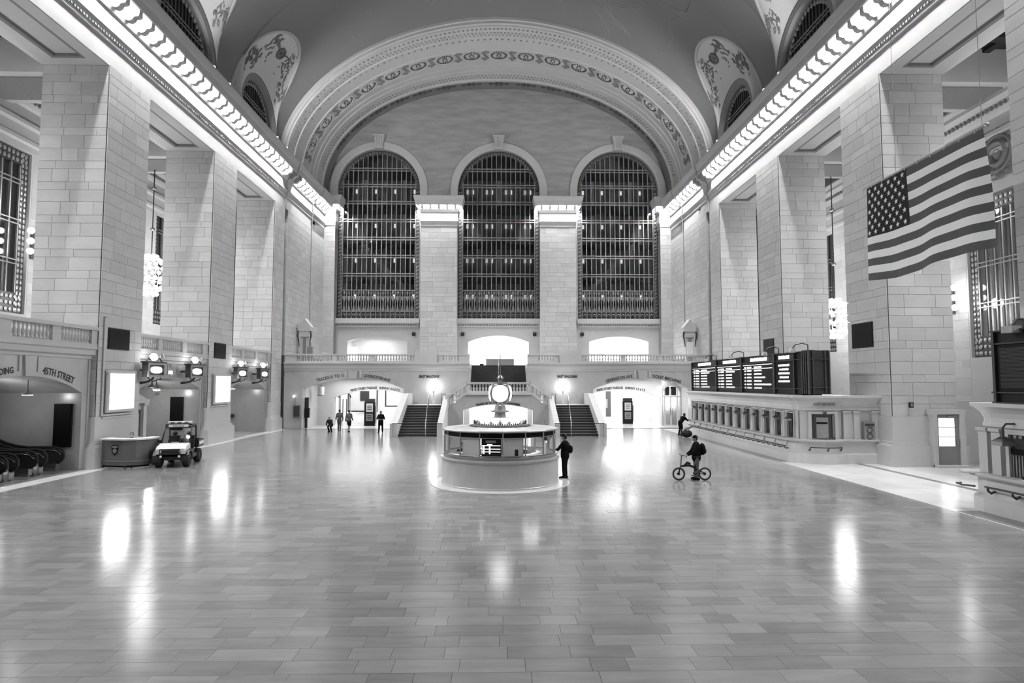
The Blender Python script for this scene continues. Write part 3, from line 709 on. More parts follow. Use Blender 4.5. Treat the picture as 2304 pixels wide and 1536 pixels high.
# ================================================================ EAST BALCONY
def baluster_mesh(h, r, m='plain_stone'):
    return MB().lathe([(r, 0), (r, .08*h), (r*.6, .1*h), (r*.55, .16*h), (r*.95, .34*h), (r*.9, .42*h), (r*.42, .62*h), (r*.38, .74*h), (r*.6, .8*h), (r*.6, .86*h), (r*.9, .9*h), (r*.9, h)], n=8).mesh('baluster', m, True)
def balustrade(name, A, B, z0, z1, groups, label, r=.085, pitch=.24, wid=.34, m='plain_stone', nrm=(0, -1, 0)):
    """A, B: ends in plan; groups: (t0, t1) runs of balusters in metres from A"""
    A = Vector((*A, 0)); B = Vector((*B, 0)); d = (B-A).normalized(); L = (B-A).length; n = Vector(nrm); mid = (A+B)/2
    ro = root(name, (mid.x, mid.y, z0), 0, label, 'balustrade')
    def bx(nm, t0, t1, za, zb, w): 
        c = A+d*((t0+t1)/2); c.z = (za+zb)/2; MB().obox(c, d*(t1-t0)/2, n*w/2, (0, 0, (zb-za)/2)).build(nm, m, ro)
    H = z1-z0; bx('base_rail', 0, L, z0, z0+.16*H, wid); bx('top_rail', 0, L, z1-.16*H, z1, wid+.08)
    me = baluster_mesh(H*.68, r, m); last = 0.
    for t0, t1 in list(groups)+[(L, L)]:
        if t0-last > .08: bx('die', last, t0, z0+.16*H, z1-.16*H, wid-.04)
        k = max(1, int(round((t1-t0)/pitch)))
        if t1 > t0:
            for i in range(k):
                p = A+d*(t0+(t1-t0)*(i+.5)/k); o = bpy.data.objects.new('baluster', me); COL.objects.link(o); o.parent = ro; o.location = (p.x-mid.x, p.y-mid.y, .16*H)
        last = t1
    return ro
FB = lambda u, v, w: (u, 53.6+w, v)
for s in (-1, 1):
    mb = MB(); op = [(-12.25, 4.25, 0, 3.35, 4.26)] if s < 0 else [(12.25, 4.22, 0, 3.3, 4.2)]
    archwall(mb, FB, -18.02 if s < 0 else 2.45, -2.45 if s < 0 else 17.98, 5.4, op, 1.1, N=24)
    bw = mb.build('balcony_front_wall', 'marble'); tag(bw, f'{SIDE[s]} half of the marble wall carrying the far balcony with a wide low arch', kind='structure')
    x0, x1 = sorted((s*2.42, s*18.02))
    pr = [(0, 4.84), (.05, 4.88), (.05, 5.0), (.12, 5.06), (.16, 5.4), (.3, 5.46), (.3, 5.57), (-.3, 5.57)]
    MB().sweep([[(x, 53.6-d, z) for d, z in pr] for x in (x0, x1)]).build('balcony_cornice', 'plain_stone', bw)
    ky = MB(); ky.prism([(s*12.25-.3, 53.45, 4.2), (s*12.25+.3, 53.45, 4.2), (s*12.25+.38, 53.45, 4.86), (s*12.25-.38, 53.45, 4.86)], (0, .2, 0)); ky.build('keystone', 'marble', bw)
    for q in (-.62, .62): MB().box(s*12.25+q-.08, s*12.25+q+.08, 53.54, 53.62, 4.32, 4.86).build('panel_edge', 'plain_stone', bw)
    # balcony deck
    x0, x1 = sorted((s*2.45, s*18.02)); dk = MB().box(x0, x1, 53.65, 67, 5.1, 5.45); dk.build('balcony_deck', 'plain_stone', bw)
    if s < 0:
        balustrade('balustrade', (-18.0, 53.75), (-7.1, 53.75), 5.57, 6.28, [(.95, 3.95), (4.35, 7.15), (7.55, 10.65)], 'long stone balustrade along the far balcony, left of the stairs')
        balustrade('balustrade', (-5.15, 53.75), (-2.45, 53.75), 5.57, 6.28, [(.35, 1.8)], 'short stone balustrade beside the upper stair, left side')
    else:
        balustrade('balustrade', (7.1, 53.75), (18.0, 53.75), 5.57, 6.28, [(.25, 3.35), (3.75, 6.55), (6.95, 9.9)], 'long stone balustrade along the far balcony, right of the stairs')
        balustrade('balustrade', (2.45, 53.75), (5.15, 53.75), 5.57, 6.28, [(.9, 2.35)], 'short stone balustrade beside the upper stair, right side')
    MB().box(*sorted((s*5.17, s*7.08)), 53.5, 53.95, 5.57, 6.62).build('pedestal', 'plain_stone', bw)
MB().box(-2.45, 2.45, 57.85, 67, 5.1, 5.45).build('balcony_deck', 'plain_stone', bw)
# lettering on the balcony front
bwall = [o for o in COL.objects if o.name.startswith('balcony_front_wall')]
def arc_text(txt, size, par, uc, hw, vs, vc, um, off, Y, m='letter', squash=.82, mk=1):
    ar = seg_arch(hw, vs, vc)
    h = vc-vs; R = (hw*hw+h*h)/(2*h); zc = vc-R; am_ = math.asin((um-uc)/R)
    def fn(u, v, w): 
        a = am_+u/(R+off); r = R+off+v; return (uc+r*sin(a), Y-w, zc+r*cos(a))
    return text(txt, size, fn, par, m, squash=squash)
flat_ = lambda x, y, z: (lambda u, v, w: (x+u, y-w, z+v))
arc_text('TRACKS 21 TO 11', .36, bwall[0], -12.25, 4.25, 3.35, 4.26, -14.15, .12, 53.6)
arc_text('LEXINGTON AVE', .36, bwall[0], -12.25, 4.25, 3.35, 4.26, -10.3, .12, 53.6)
arc_text('LEXINGTON AVE', .36, bwall[1], 12.25, 4.22, 3.3, 4.2, 10.3, .12, 53.6)
arc_text('TICKET MACHINES', .36, bwall[1], 12.25, 4.22, 3.3, 4.2, 14.3, .12, 53.6)
text('EAST BALCONY', .3, flat_(-5.85, 53.58, 4.28), bwall[0]); text('EAST BALCONY', .3, flat_(5.85, 53.58, 4.28), bwall[1])
# small lamps on the wall and square loudspeakers under the windows
for i, x in enumerate((-8.85, -3.75, 3.8, 8.8)):
    o = MB().box(x-.17, x+.17, 65.85, 66.0, 8.75, 9.1).solo('loudspeaker', 'black', (x, 65.9, 8.92)); MB().box(x-.12, x+.12, 65.82, 65.86, 8.8, 9.05).build('speaker_grille', 'iron', o)
    tag(o, f'{["first", "second", "third", "fourth"][i]} from the left of four small square black speakers under the great windows', 'speaker', 'square speakers under the great windows')
# ---------------------------------------------------------------- stairs
def flight(par, x0, x1, ya, za, n, tread, rise, name='step'):
    me = MB().box(0, x1-x0, 0, tread+.03, -.3, rise-.03).mesh(name, 'stair'); me2 = MB().box(0, x1-x0, -.03, tread, rise-.03, rise).mesh('nosing', 'stair_edge'); L = wloc(par)
    for k in range(n):
        for m_, nm in ((me, name), (me2, 'nosing')):
            o = bpy.data.objects.new(nm, m_); COL.objects.link(o); o.parent = par; o.location = Vector((x0, ya+k*tread, za+k*rise))-L
for s in (-1, 1):
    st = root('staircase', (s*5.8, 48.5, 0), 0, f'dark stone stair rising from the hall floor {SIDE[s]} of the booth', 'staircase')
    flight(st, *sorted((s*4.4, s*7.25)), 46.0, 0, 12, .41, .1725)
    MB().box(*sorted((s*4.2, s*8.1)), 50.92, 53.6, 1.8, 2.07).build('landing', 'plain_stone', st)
    yz = [(45.4, 0), (45.4, .95), (45.9, 1.0), (50.9, 2.82), (50.9, 0)]
    MB().prism([(s*4.0, y, z) for y, z in yz], (s*.4, 0, 0)).build('inner_parapet', 'plain_stone', st)
    yz = [(45.4, 0), (45.4, .95), (45.9, 1.0), (51.2, 2.98), (53.6, 2.98), (53.6, 0)]
    MB().prism([(s*7.25, y, z) for y, z in yz], (s*.5, 0, 0)).build('outer_parapet', 'plain_stone', st)
    hr = MB(); hr.tube([(s*5.15, 44.9, 0), (s*5.15, 44.9, 1.0), (s*5.6, 50.9, 3.0), (s*5.6, 50.9, 2.07)], .03, 6); hr.build('handrail', 'steel', st, smooth=True)
    gr_ = MB(); gr_.tube([(s*4.6, 51.0, 2.07), (s*4.6, 51.0, 2.95), (s*4.3, 50.9, 2.95), (s*4.15, 49.6, 2.6)], .025, 6); gr_.build('handrail', 'iron', st)
    ba = root('stair_barrier', (s*6.0, 45.3, 0), 0, f'thin black bar with slim posts closing the foot of the {SIDE[s]} stair', 'barrier')
    MB().box(*sorted((s*4.0, s*7.55)), 45.24, 45.3, .93, .98).build('bar', 'black', ba)
    for q in (7.5,): MB().cyl((s*q, 45.27, 0), (s*q, 45.27, 1.0), .025, 8).build('post', 'steel', ba)
    # globe lamp standard on the landing
    gl = root('globe_lamp', (s*5.42, 53.1, 2.07), 0, f'glowing white globe lamp on a post at the {SIDE[s]} stair landing', 'lamp')
    MB().lathe([(.14, 0), (.14, .15), (.07, .25), (.05, .9), (.09, 1.0), (.12, 1.1)], (s*5.42, 53.1, 2.07), 12).build('post', 'plain_stone', gl, smooth=True)
    MB().sphere((s*5.42, 53.1, 3.5), .34, 16, 12).build('globe', 'globe', gl, smooth=True)
# centre block: arch to the lower level, platform, balustrade, upper flight
cb = root('stair_platform', (0, 50.5, 0), 0, 'stone platform between the two stairs with a wide low arch below it', 'platform')
def ctop(u): u = abs(u); return 3.0 if u < 2.45 else 3.0-(u-2.45)*(1.15/1.6)
FC = lambda u, v, w: (u, 50.5+w, v)
mb = MB(); archwall(mb, FC, -4.05, 4.05, ctop, [(-.04, 2.76, -.0, 1.68, 2.12)], .8, N=16); mb.build('front', 'marble', cb)
arc_text('TRACKS 100 TO 117    DINING CONCOURSE', .22, cb, -.04, 2.76, 1.68, 2.12, -.04, .08, 50.48, squash=.8)
MB().box(-4.2, 4.2, 51.3, 53.6, 2.85, 2.98).build('deck', 'plain_stone', cb)
MB().box(-2.6, 2.6, 50.35, 51.0, 2.9, 3.05).build('ledge', 'plain_stone', cb)
balustrade('balustrade', (-2.55, 50.6), (2.55, 50.6), 3.05, 3.9, [(.2, 4.9)], 'stone balustrade of the stair platform behind the clock', r=.1, pitch=.25)
for s in (-1, 1):
    cr_ = root('balustrade', (s*3.3, 50.6, 2.4), 0, f'sloping stone balustrade stepping down on the {SIDE[s]} of the stair platform', 'balustrade')
    for z0, z1, w_, nm in ((0.05, .2, .34, 'base_rail'), (.72, .9, .42, 'top_rail')):
        MB().prism([(s*2.5, 50.6-w_/2, 3.0+z0), (s*4.15, 50.6-w_/2, 1.85+z0), (s*4.15, 50.6-w_/2, 1.85+z1), (s*2.5, 50.6-w_/2, 3.0+z1)], (0, w_, 0)).build(nm, 'plain_stone', cr_)
    bmh = baluster_mesh(.6, .09)
    for k in range(5):
        x = 2.75+k*.28; o = bpy.data.objects.new('baluster', bmh); COL.objects.link(o); o.parent = cr_; o.location = (s*x-s*3.3, 0, 3.0-(x-2.5)*.7+.15-2.4)
us = root('staircase', (0, 55.5, 3), 0, 'dark upper stair in the centre climbing to the far balcony', 'staircase')
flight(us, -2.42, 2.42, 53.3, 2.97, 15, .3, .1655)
for s in (-1, 1): MB().prism([(s*2.42, 53.3, 2.9), (s*2.42, 53.3, 3.6), (s*2.42, 57.8, 5.9), (s*2.42, 57.8, 2.9)], (s*.12, 0, 0)).build('stringer', 'plain_stone', us)
MB().tube([(0, 53.3, 3.95), (0, 57.8, 6.4), (0, 57.8, 5.45)], .025, 6).build('handrail', 'steel', us)
# bright rooms behind the arches
def room(nm, x0, x1, y0, y1, z0, z1, m='hall_white', lab=''):
    mb = MB(); mb.add([(x0,y0,z0),(x1,y0,z0),(x1,y1,z0),(x0,y1,z0),(x0,y0,z1),(x1,y0,z1),(x1,y1,z1),(x0,y1,z1)], [(2,3,7,6),(1,2,6,5),(3,0,4,7),(4,5,6,7)])
    o = mb.build(nm, m); tag(o, lab, kind='structure'); return o
room('wall_upper_hall', -4.3, 4.3, 67.2, 76, 5.45, 10, lab='bright white hall seen through the middle arch on the balcony')
MB().box(-4.3, 4.3, 66, 76, 5.2, 5.44).build('balcony_deck', 'plain_stone', bwall[1])
room('wall_left_hall', -17, -8.4, 67.2, 74, 5.45, 9.4, lab='plain white room seen through the left arch on the balcony')
room('wall_right_hall', 8.4, 17, 67.2, 74, 5.45, 9.4, lab='bright white room seen through the right arch on the balcony')
room('wall_lower_ramp', -3.6, 3.6, 51.3, 60, 0, 2.84, lab='bright passage seen through the arch under the stair platform')
lb = MB().box(-15.7, -14.9, 66.9, 67.0, 6.2, 7.6).solo('light_panel', 'lightbox', (-15.3, 67, 6.2)); tag(lb, 'small bright panel at the left edge of the left balcony arch', 'sign')
cv = MB(); cv.box(-1.25, 1.55, 62.6, 63.4, 5.45, 6.2); o = cv.solo('covered_table', 'grey', (.15, 63, 5.45)); tag(o, 'pale grey covered table standing on the balcony above the upper stair', 'table')
MB().box(-1.3, 1.6, 62.55, 63.45, 6.18, 6.24).build('tabletop', 'plain_stone', o)
o = MB().box(-1.85, -1.45, 62.2, 62.5, 5.45, 5.72).solo('bag', 'black', (-1.6, 62.3, 5.45)); MB().tube([(-1.75, 62.35, 5.7), (-1.7, 62.35, 5.85), (-1.6, 62.35, 5.85), (-1.55, 62.35, 5.7)], .02, 6).build('handle', 'black', o); tag(o, 'small black bag on the balcony left of the covered table', 'bag')
# stone bollards (aedicules) at the side walls of the balcony
for s in (-1, 1):
    x, y = s*17.45, 57.4; ae = root('stone_lantern', (x, y, 5.45), 0, f'tall stone fountain with pointed top and dark scrolls, {SIDE[s]} side of the balcony', 'fountain')
    MB().box(x-.38, x+.38, y-.32, y+.32, 5.45, 8.0).build('shaft', 'plain_stone', ae)
    MB().box(x-.14, x+.14, y-.36, y-.3, 5.45, 7.9).build('panel', 'grey', ae)
    MB().box(x-.5, x+.5, y-.42, y+.42, 8.0, 8.5).build('head', 'plain_stone', ae)
    MB().prism([(x-.58, y-.48, 8.5), (x+.58, y-.48, 8.5), (x+.58, y-.48, 8.9), (x, y-.48, 9.65), (x-.58, y-.48, 8.9)], (0, .96, 0)).build('gable', 'plain_stone', ae)
    for q in (-1, 1): MB().tube([(x+q*.52, y-.36, 8.5), (x+q*.6, y-.4, 8.1), (x+q*.5, y-.38, 7.6), (x+q*.45, y-.36, 7.1)], [.09, .08, .06, .03], 6).build('scroll', 'iron', ae)
o = MB().box(-16.75, -16.3, 55.5, 55.9, 5.45, 7.0).solo('kiosk_post', 'grey', (-16.5, 55.7, 5.45)); MB().cyl((-16.5, 55.7, 7.0), (-16.5, 55.7, 7.4), .05, 8).build('finial', 'grey', o); tag(o, 'slim grey post with a small knob behind the left balcony balustrade', 'post')
o = MB().box(16.85, 17.4, 55.9, 56.0, 6.2, 7.5).solo('notice', 'white', (17.1, 56, 6.2)); MB().box(16.95, 17.05, 55.95, 56.05, 5.45, 6.2).build('stand', 'grey', o); tag(o, 'white notice board standing at the right end of the far balcony', 'sign')
# ---------------------------------------------------------------- passages under the balcony
for s in (-1, 1):
    lab = SIDE[s]
    F2 = lambda u, v, w: (u, 58.2+w, v)
    a, b_ = sorted((s*16.5, s*7.9)); mb = MB()
    archwall(mb, F2, a, b_, 5.0, [(s*11.3, 3.75, 0, 2.5, 3.2)], .8, N=18); pw = mb.build('wall_passage_'+lab, 'plain_stone'); tag(pw, f'inner wall with a low arch inside the {lab} passage', kind='structure')
    arc_text('42ND STREET PASSAGE   SUBWAY 4 5 6 7 S' if s < 0 else '42ND STREET PASSAGE   SUBWAY 4 5 6 7 S', .3, pw, s*11.3, 3.75, 2.5, 3.2, s*11.3, .1, 58.18, squash=.78)
    MB().box(*sorted((s*7.7, s*8.0)), 54.7, 66, 0, 5).build('side_wall', 'plain_stone', pw)
    MB().box(*sorted((s*16.5, s*16.9)), 54.7, 58.2, 0, 5).build('side_wall', 'plain_stone', pw)
    MB().box(*sorted((s*7.7, s*17)), 54.7, 58.4, 4.3, 4.6).build('passage_ceiling', 'plain_stone', pw)
    MB().box(*sorted((s*7.6, s*19)), 59.0, 82, 3.6, 3.8).build('passage_ceiling', 'hall_white', pw)
    MB().box(-19 if s < 0 else 7.6, -7.6 if s < 0 else 19, 82, 82.3, 0, 4).build('end_wall', 'hall_white', pw)
    MB().box(*sorted((s*17.5, s*17.8)), 59, 82, 0, 3.8).build('side_wall', 'hall_white', pw)
    MB().box(*sorted((s*7.0, s*7.3)), 59, 82, 0, 3.8).build('side_wall', 'hall_white', pw)
# contents of the left passage
def framed(nm, x0, x1, y, z0, z1, lab, m='hall_white', t=.12, cat='panel'):
    o = root(nm, ((x0+x1)/2, y, z0), 0, lab, cat); MB().box(x0, x1, y, y+.08, z0, z1).build('board', m, o)
    for p in ((x0, x1, z0, z0+t), (x0, x1, z1-t, z1), (x0, x0+t, z0+t, z1-t), (x1-t, x1, z0+t, z1-t)): MB().box(p[0], p[1], y-.06, y+.02, p[2], p[3]).build('frame', 'iron', o)
    return o
o = framed('display_case', -15.6, -12.5, 66.0, .85, 3.3, 'wide pale panel in a dark frame at the back of the left passage'); MB().box(-14.3, -13.4, 65.9, 65.98, 2.0, 3.0).build('picture', 'dark', o)
framed('display_case', -12.1, -9.6, 68.0, 1.3, 3.4, 'pale framed panel right of the black directory in the left passage')
framed('wall_poster', -8.9, -8.1, 60.5, 1.0, 3.3, 'white poster in a thin frame at the right edge of the left passage', 'white', .05, 'poster')
o = root('glass_door', (-15.0, 62, 0), 0, 'narrow arched glass door between pale posts at the left end of the left passage', 'door')
MB().box(-15.5, -15.3, 61.9, 62.1, 0, 2.6).build('post', 'white', o); MB().box(-14.55, -14.35, 61.9, 62.1, 0, 2.6).build('post', 'white', o)
for q in (-15.1, -14.75): MB().box(q-.03, q+.03, 61.9, 62.0, .1, 2.3).build('bar', 'iron', o)
MB().lathe([(.62, -.05), (.62, .05), (.5, .05)], (-14.93, 61.95, 2.4), 10, 0, pi, Matrix.Rotation(pi/2, 3, 'X')).build('fan', 'grey', o)
def directory(x, y, lab):
    o = root('directory_stand', (x, y, 0), 0, lab, 'sign')
    MB().box(x-.47, x+.47, y-.2, y+.2, 0, .25).build('base', 'black', o); MB().box(x-.47, x+.47, y-.18, y+.18, .25, 2.1).build('body', 'black', o); MB().box(x-.44, x+.44, y-.16, y+.16, 2.1, 2.42).build('header', 'iron', o)
    for z0, z1, m in ((.45, 1.1, 'grey'), (1.25, 2.0, 'plain_stone')): MB().box(x-.3, x+.3, y-.2, y-.17, z0, z1).build('poster', m, o)
    for z in (.6, .75, .9, 1.45, 1.6, 1.75): MB().box(x-.2, x+.2, y-.215, y-.195, z, z+.05).build('print', 'iron', o)
    for q in (.52, .58): MB().box(x+q-.015, x+q+.015, y-.1, y+.1, .2, 1.75).build('leaflet_rack', 'steel', o)
directory(-11.55, 57.3, 'tall black directory stand with two posters inside the left passage'); directory(12.2, 59.7, 'tall black directory stand with two posters inside the right passage')
o = root('pay_phone', (-16.4, 54.5, 0), 0, 'black pay phone on a post just inside the left passage arch', 'telephone')
MB().box(-16.45, -16.3, 54.4, 54.6, 0, .9).build('post', 'black', o); MB().box(-16.48, -16.1, 54.3, 54.7, .9, 1.7).build('body', 'black', o); MB().box(-16.12, -16.05, 54.35, 54.65, .95, 1.65).build('face', 'steel', o); MB().box(-16.5, -16.2, 54.42, 54.6, 1.7, 2.6).build('hood', 'iron', o)
o = root('pendant_drum', (-15.9, 56.0, 3.0), 0, 'white drum lamp hanging under the left passage ceiling', 'lamp'); MB().lathe([(0, .75), (.28, .75), (.28, 0), (.0, 0)], (-15.6, 56.0, 2.75), 14).build('shade', 'white', o, smooth=False); MB().lathe([(.3, .06), (.3, -.03), (.0, -.03)], (-15.6, 56, 2.75), 14).build('rim', 'grey', o); MB().cyl((-15.6, 56, 3.4), (-15.6, 56, 4.35), .02, 6).build('rod', 'iron', o)
o = MB().box(-17.2, -16.55, 53.4, 53.58, .95, 2.0).solo('fire_cabinet', 'grey', (-16.9, 53.5, .95)); MB().box(-17.12, -16.63, 53.37, 53.41, 1.03, 1.92).build('door', 'iron', o); tag(o, 'grey metal cabinet on the wall left of the left passage', 'cabinet')
o = MB().cyl((-17.05, 53.5, 2.0), (-17.05, 53.5, 2.7), .03, 6).solo('bell', 'grey', (-17.05, 53.5, 2.0)); MB().sphere((-17.15, 53.45, 2.72), .09, 8, 6).build('lens', 'globe_soft', o); tag(o, 'small bright signal light above the grey wall cabinet', 'lamp')
# right passage: white piers, arched glass shop door
for i, (x, y) in enumerate(((11.0, 68), (13.6, 66), (14.9, 63.2))):
    o = MB().box(x-.55, x+.55, y, y+.8, 0, 3.6).build('pillar', 'hall_white'); tag(o, f'{["left", "middle", "right"][i]} white square pier inside the right passage', kind='structure')
for x, y, w, lb_ in ((12.35, 72, .5, 'left'), (14.3, 69, .35, 'right')):
    o = MB().box(x-w, x+w, y, y+.1, 0, 2.9).solo('shop_front', 'dark', (x, y, 0)); MB().box(x-w*.7, x+w*.2, y-.04, y, 1.0, 2.0).build('poster', 'grey', o); tag(o, f'dark shop opening between the white piers of the right passage, {lb_} one', 'door')
for i, x in enumerate((8.6, 9.5, 10.2, 11.0)):
    o = MB().box(x-.22, x+.22, 79, 79.3, .3, 2.7).solo('shop_window', ['dark', 'grey', 'dark', 'grey'][i], (x, 79, 0)); MB().box(x-.25, x+.25, 78.9, 79, 2.6, 2.8).build('header', 'iron', o); tag(o, f'{["first", "second", "third", "fourth"][i]} shop window from the left at the end of the right passage', 'window')
dr = root('door_1', (15.6, 56.8, 0), 0, 'bright arched glass doorway on the right side of the right passage', None, None, 'structure')
FD = lambda u, v, w: (u, 56.8+w, v)
mb = MB(); archwall(mb, FD, 14.75, 16.55, 4.4, [(15.62, .78, 0, 2.9, 3.6)], .3, N=12); mb.build('surround', 'plain_stone', dr)
for x in (15.0, 15.55, 16.15): MB().box(x-.05, x+.05, 56.85, 56.95, 0, 3.3).build('mullion', 'white', dr)
MB().box(14.85, 16.4, 56.84, 56.96, 2.55, 2.68).build('transom', 'white', dr)
for x0, x1 in ((15.05, 15.5), (15.6, 16.1)): MB().box(x0, x1, 56.9, 56.92, .1, 2.55).build('pane', 'glass', dr); MB().box(x0, x1, 57.05, 57.07, 2.7, 3.5).build('fanlight', 'iron', dr)
for x in (15.46, 15.66): MB().box(x-.02, x+.02, 56.78, 56.82, .9, 1.6).build('door_handle', 'steel', dr)
# ================================================================ LEFT SIDE: low walls, galleries, recesses
LX = -18.55
FLW = lambda u, v, w: (LX-w, u, v)
BAY = [(21.6, 29.1, 25.3, 3.28, 3.4, 4.12, 6.7), (32.5, 40.1, 36.3, 3.42, 3.45, 4.18, 4.6), (43.5, 51.1, 47.3, 3.5, 3.3, 4.05, 4.6)]
BN = ['nearest', 'middle', 'farthest']
def side_text(txt, size, par, uc, hw, vs, vc, um, off, X, squash=.82):
    h = vc-vs; R = (hw*hw+h*h)/(2*h); zc = vc-R; a0 = math.asin((um-uc)/R)
    def fn(u, v, w): a = a0+u/(R+off); r = R+off+v; return (X+w, uc+r*sin(a), zc+r*cos(a))
    return text(txt, size, fn, par, squash=squash)
GRP = [[(2.4, 4.6), (5.1, 7.1)], [(.1, 1.8), (2.25, 4.4), (4.9, 6.9)], [(.1, 1.9), (2.3, 4.4), (4.8, 6.9)]]
for i, (y0, y1, uc, hw, vs, vc, dp) in enumerate(BAY):
    mb = MB(); archwall(mb, FLW, y0, y1, 5.3, [(uc, hw, 0, vs, vc)], dp, N=20)
    w = mb.build('gallery_wall', 'marble'); tag(w, f'{BN[i]} low marble wall with a wide arched recess between the left pillars', kind='structure')
    pr = [(0, 4.9), (.06, 4.94), (.06, 5.06), (.14, 5.12), (.18, 5.3), (.3, 5.36), (.3, 5.46), (-.3, 5.46)]
    MB().sweep([[(LX+d, y, z) for d, z in pr] for y in (y0, y1)]).build('gallery_cornice', 'plain_stone', w)
    MB().prism([(LX+.1, uc-.25, vc), (LX+.1, uc+.25, vc), (LX+.1, uc+.33, 4.92), (LX+.1, uc-.33, 4.92)], (-.2, 0, 0)).build('keystone', 'marble', w)
    for q in (y0+.1, uc-.55, uc+.45, y1-.2): MB().box(LX-.02, LX+.05, q, q+.12, 4.3 if abs(q-uc) < 1 else 0, 4.9).build('panel_edge', 'marble', w)
    MB().box(LX-7, LX+.2, y0, y1, 5.1, 5.42).build('gallery_deck', 'plain_stone', w)
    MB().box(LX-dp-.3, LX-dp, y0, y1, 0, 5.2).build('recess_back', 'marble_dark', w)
    balustrade('balustrade', (LX+.1, y0), (LX+.1, y1), 5.46, 6.36, GRP[i], f'{BN[i]} stone gallery balustrade between the left pillars', nrm=(1, 0, 0), r=.09, pitch=.21)
gw = [o for o in COL.objects if o.name.startswith('gallery_wall')]
side_text('45TH STREET', .40, gw[0], 25.3, 3.28, 3.4, 4.12, 27.0, .14, LX)
side_text('BUILDING', .34, gw[0], 25.3, 3.28, 3.4, 4.12, 23.95, .14, LX)
for i, Y, dw in ((1, 39.7, .62), (2, 50.75, .5)):
    mb = MB(); FJ = lambda u, v, w, Y=Y: (u, Y+w*.3, v)
    archwall(mb, FJ, -23.1, LX-.02, 4.4, [(-21.15, dw, 0, 2.6, 2.95)], 1.0, N=12); mb.build('recess_side', 'marble', gw[i])
    MB().box(-22, -20.4, Y+.3, Y+.36, 0, 3.2).build('doorway_back', 'iron', gw[i])
text('103', .24, lambda u, v, w: (-21.15+u, 39.68-w, 3.08+v), gw[1], 'grey')
o = MB().box(-20.25, -19.55, 39.6, 39.69, 1.0, 2.95).solo('black_panel', 'screen_black', (-19.9, 39.65, 1.0)); MB().box(-20.3, -19.5, 39.62, 39.68, .96, 2.99).build('frame', 'black', o); tag(o, 'tall blank black panel inside the middle left recess behind the cart', 'panel')
o = MB().box(-19.63, -18.92, 28.42, 28.55, 1.05, 2.9).solo('black_panel', 'screen_black', (-19.3, 28.5, 1.05)); MB().box(-19.66, -18.89, 28.46, 28.56, 1.02, 2.93).build('frame', 'black', o); tag(o, 'tall blank black panel on the wall above the escalators', 'panel')
o = MB().lathe([(0, .0), (.16, .0), (.16, .04), (0, .04)], (-21.0, 50.6, 1.25), 16, ax=Matrix.Rotation(pi/2, 3, 'X')).solo('round_emblem', 'iron', (-21.0, 50.6, 1.25)); tag(o, 'small dark round emblem by the door in the farthest left recess', 'emblem')
# pendant lamps in the recesses
k = 0
for (x, y, z, on, lb) in ((-19.7, 26.9, 3.35, 1, 'bright pendant lamp over the escalators, nearer the black panel'), (-20.6, 25.6, 3.5, 0, 'pendant lamp over the escalators, farther from the black panel'), (-19.6, 36.2, 3.6, 0, 'first pendant lamp in the middle left recess'), (-20.1, 37.6, 3.5, 1, 'second pendant lamp in the middle left recess'), (-20.6, 38.6, 3.4, 1, 'third pendant lamp in the middle left recess'), (-19.9, 46.5, 3.5, 1, 'first pendant lamp in the farthest left recess'), (-20.4, 49.0, 3.4, 1, 'second pendant lamp in the farthest left recess')):
    o = root('pendant_lamp', (x, y, z), 0, lb, 'lamp'); MB().lathe([(.03, .3), (.05, .16), (.2, .05), (.22, .0)], (x, y, z), 14).build('shade', 'grey', o, smooth=True); MB().cyl((x, y, z+.28), (x, y, z+.75), .015, 6).build('rod', 'iron', o)
    MB().lathe([(.2, .01), (.19, -.02), (0, -.03)], (x, y, z), 12).build('diffuser', 'globe_soft' if on else 'white', o)
# temple-fronted display case in the middle recess
o = root('display_case', (-19.5, 34.2, 0), 0, 'notice case with stone pilasters and a dark board beside the nearest left pillar', 'notice board')
MB().box(-19.95, -19.5, 33.1, 35.4, 0, .9).build('base', 'plain_stone', o); MB().box(-19.95, -19.55, 33.1, 35.4, .9, 2.75).build('back', 'plain_stone', o)
for y in (33.1, 35.1): MB().box(-19.6, -19.4, y, y+.32, .9, 2.6).build('pilaster', 'plain_stone', o); MB().box(-19.65, -19.33, y-.06, y+.38, 2.6, 2.75).build('pilaster_cap', 'plain_stone', o)
MB().box(-19.95, -19.3, 32.95, 35.5, 2.75, 2.95).build('cornice', 'plain_stone', o); MB().prism([(-19.4, 33.0, 2.95), (-19.4, 35.45, 2.95), (-19.4, 34.2, 3.4)], (-.4, 0, 0)).build('gable', 'plain_stone', o)
MB().box(-19.56, -19.5, 33.5, 34.35, .95, 2.4).build('board', 'iron', o); MB().box(-19.56, -19.5, 34.45, 35.0, .95, 2.4).build('board', 'dark', o)
MB().box(-19.52, -19.48, 33.6, 34.2, 1.25, 1.36).build('slip', 'white', o); MB().box(-19.52, -19.48, 34.55, 34.8, 1.55, 1.68).build('slip', 'white', o); MB().box(-19.52, -19.47, 33.5, 34.35, 2.4, 2.55).build('header', 'grey', o)
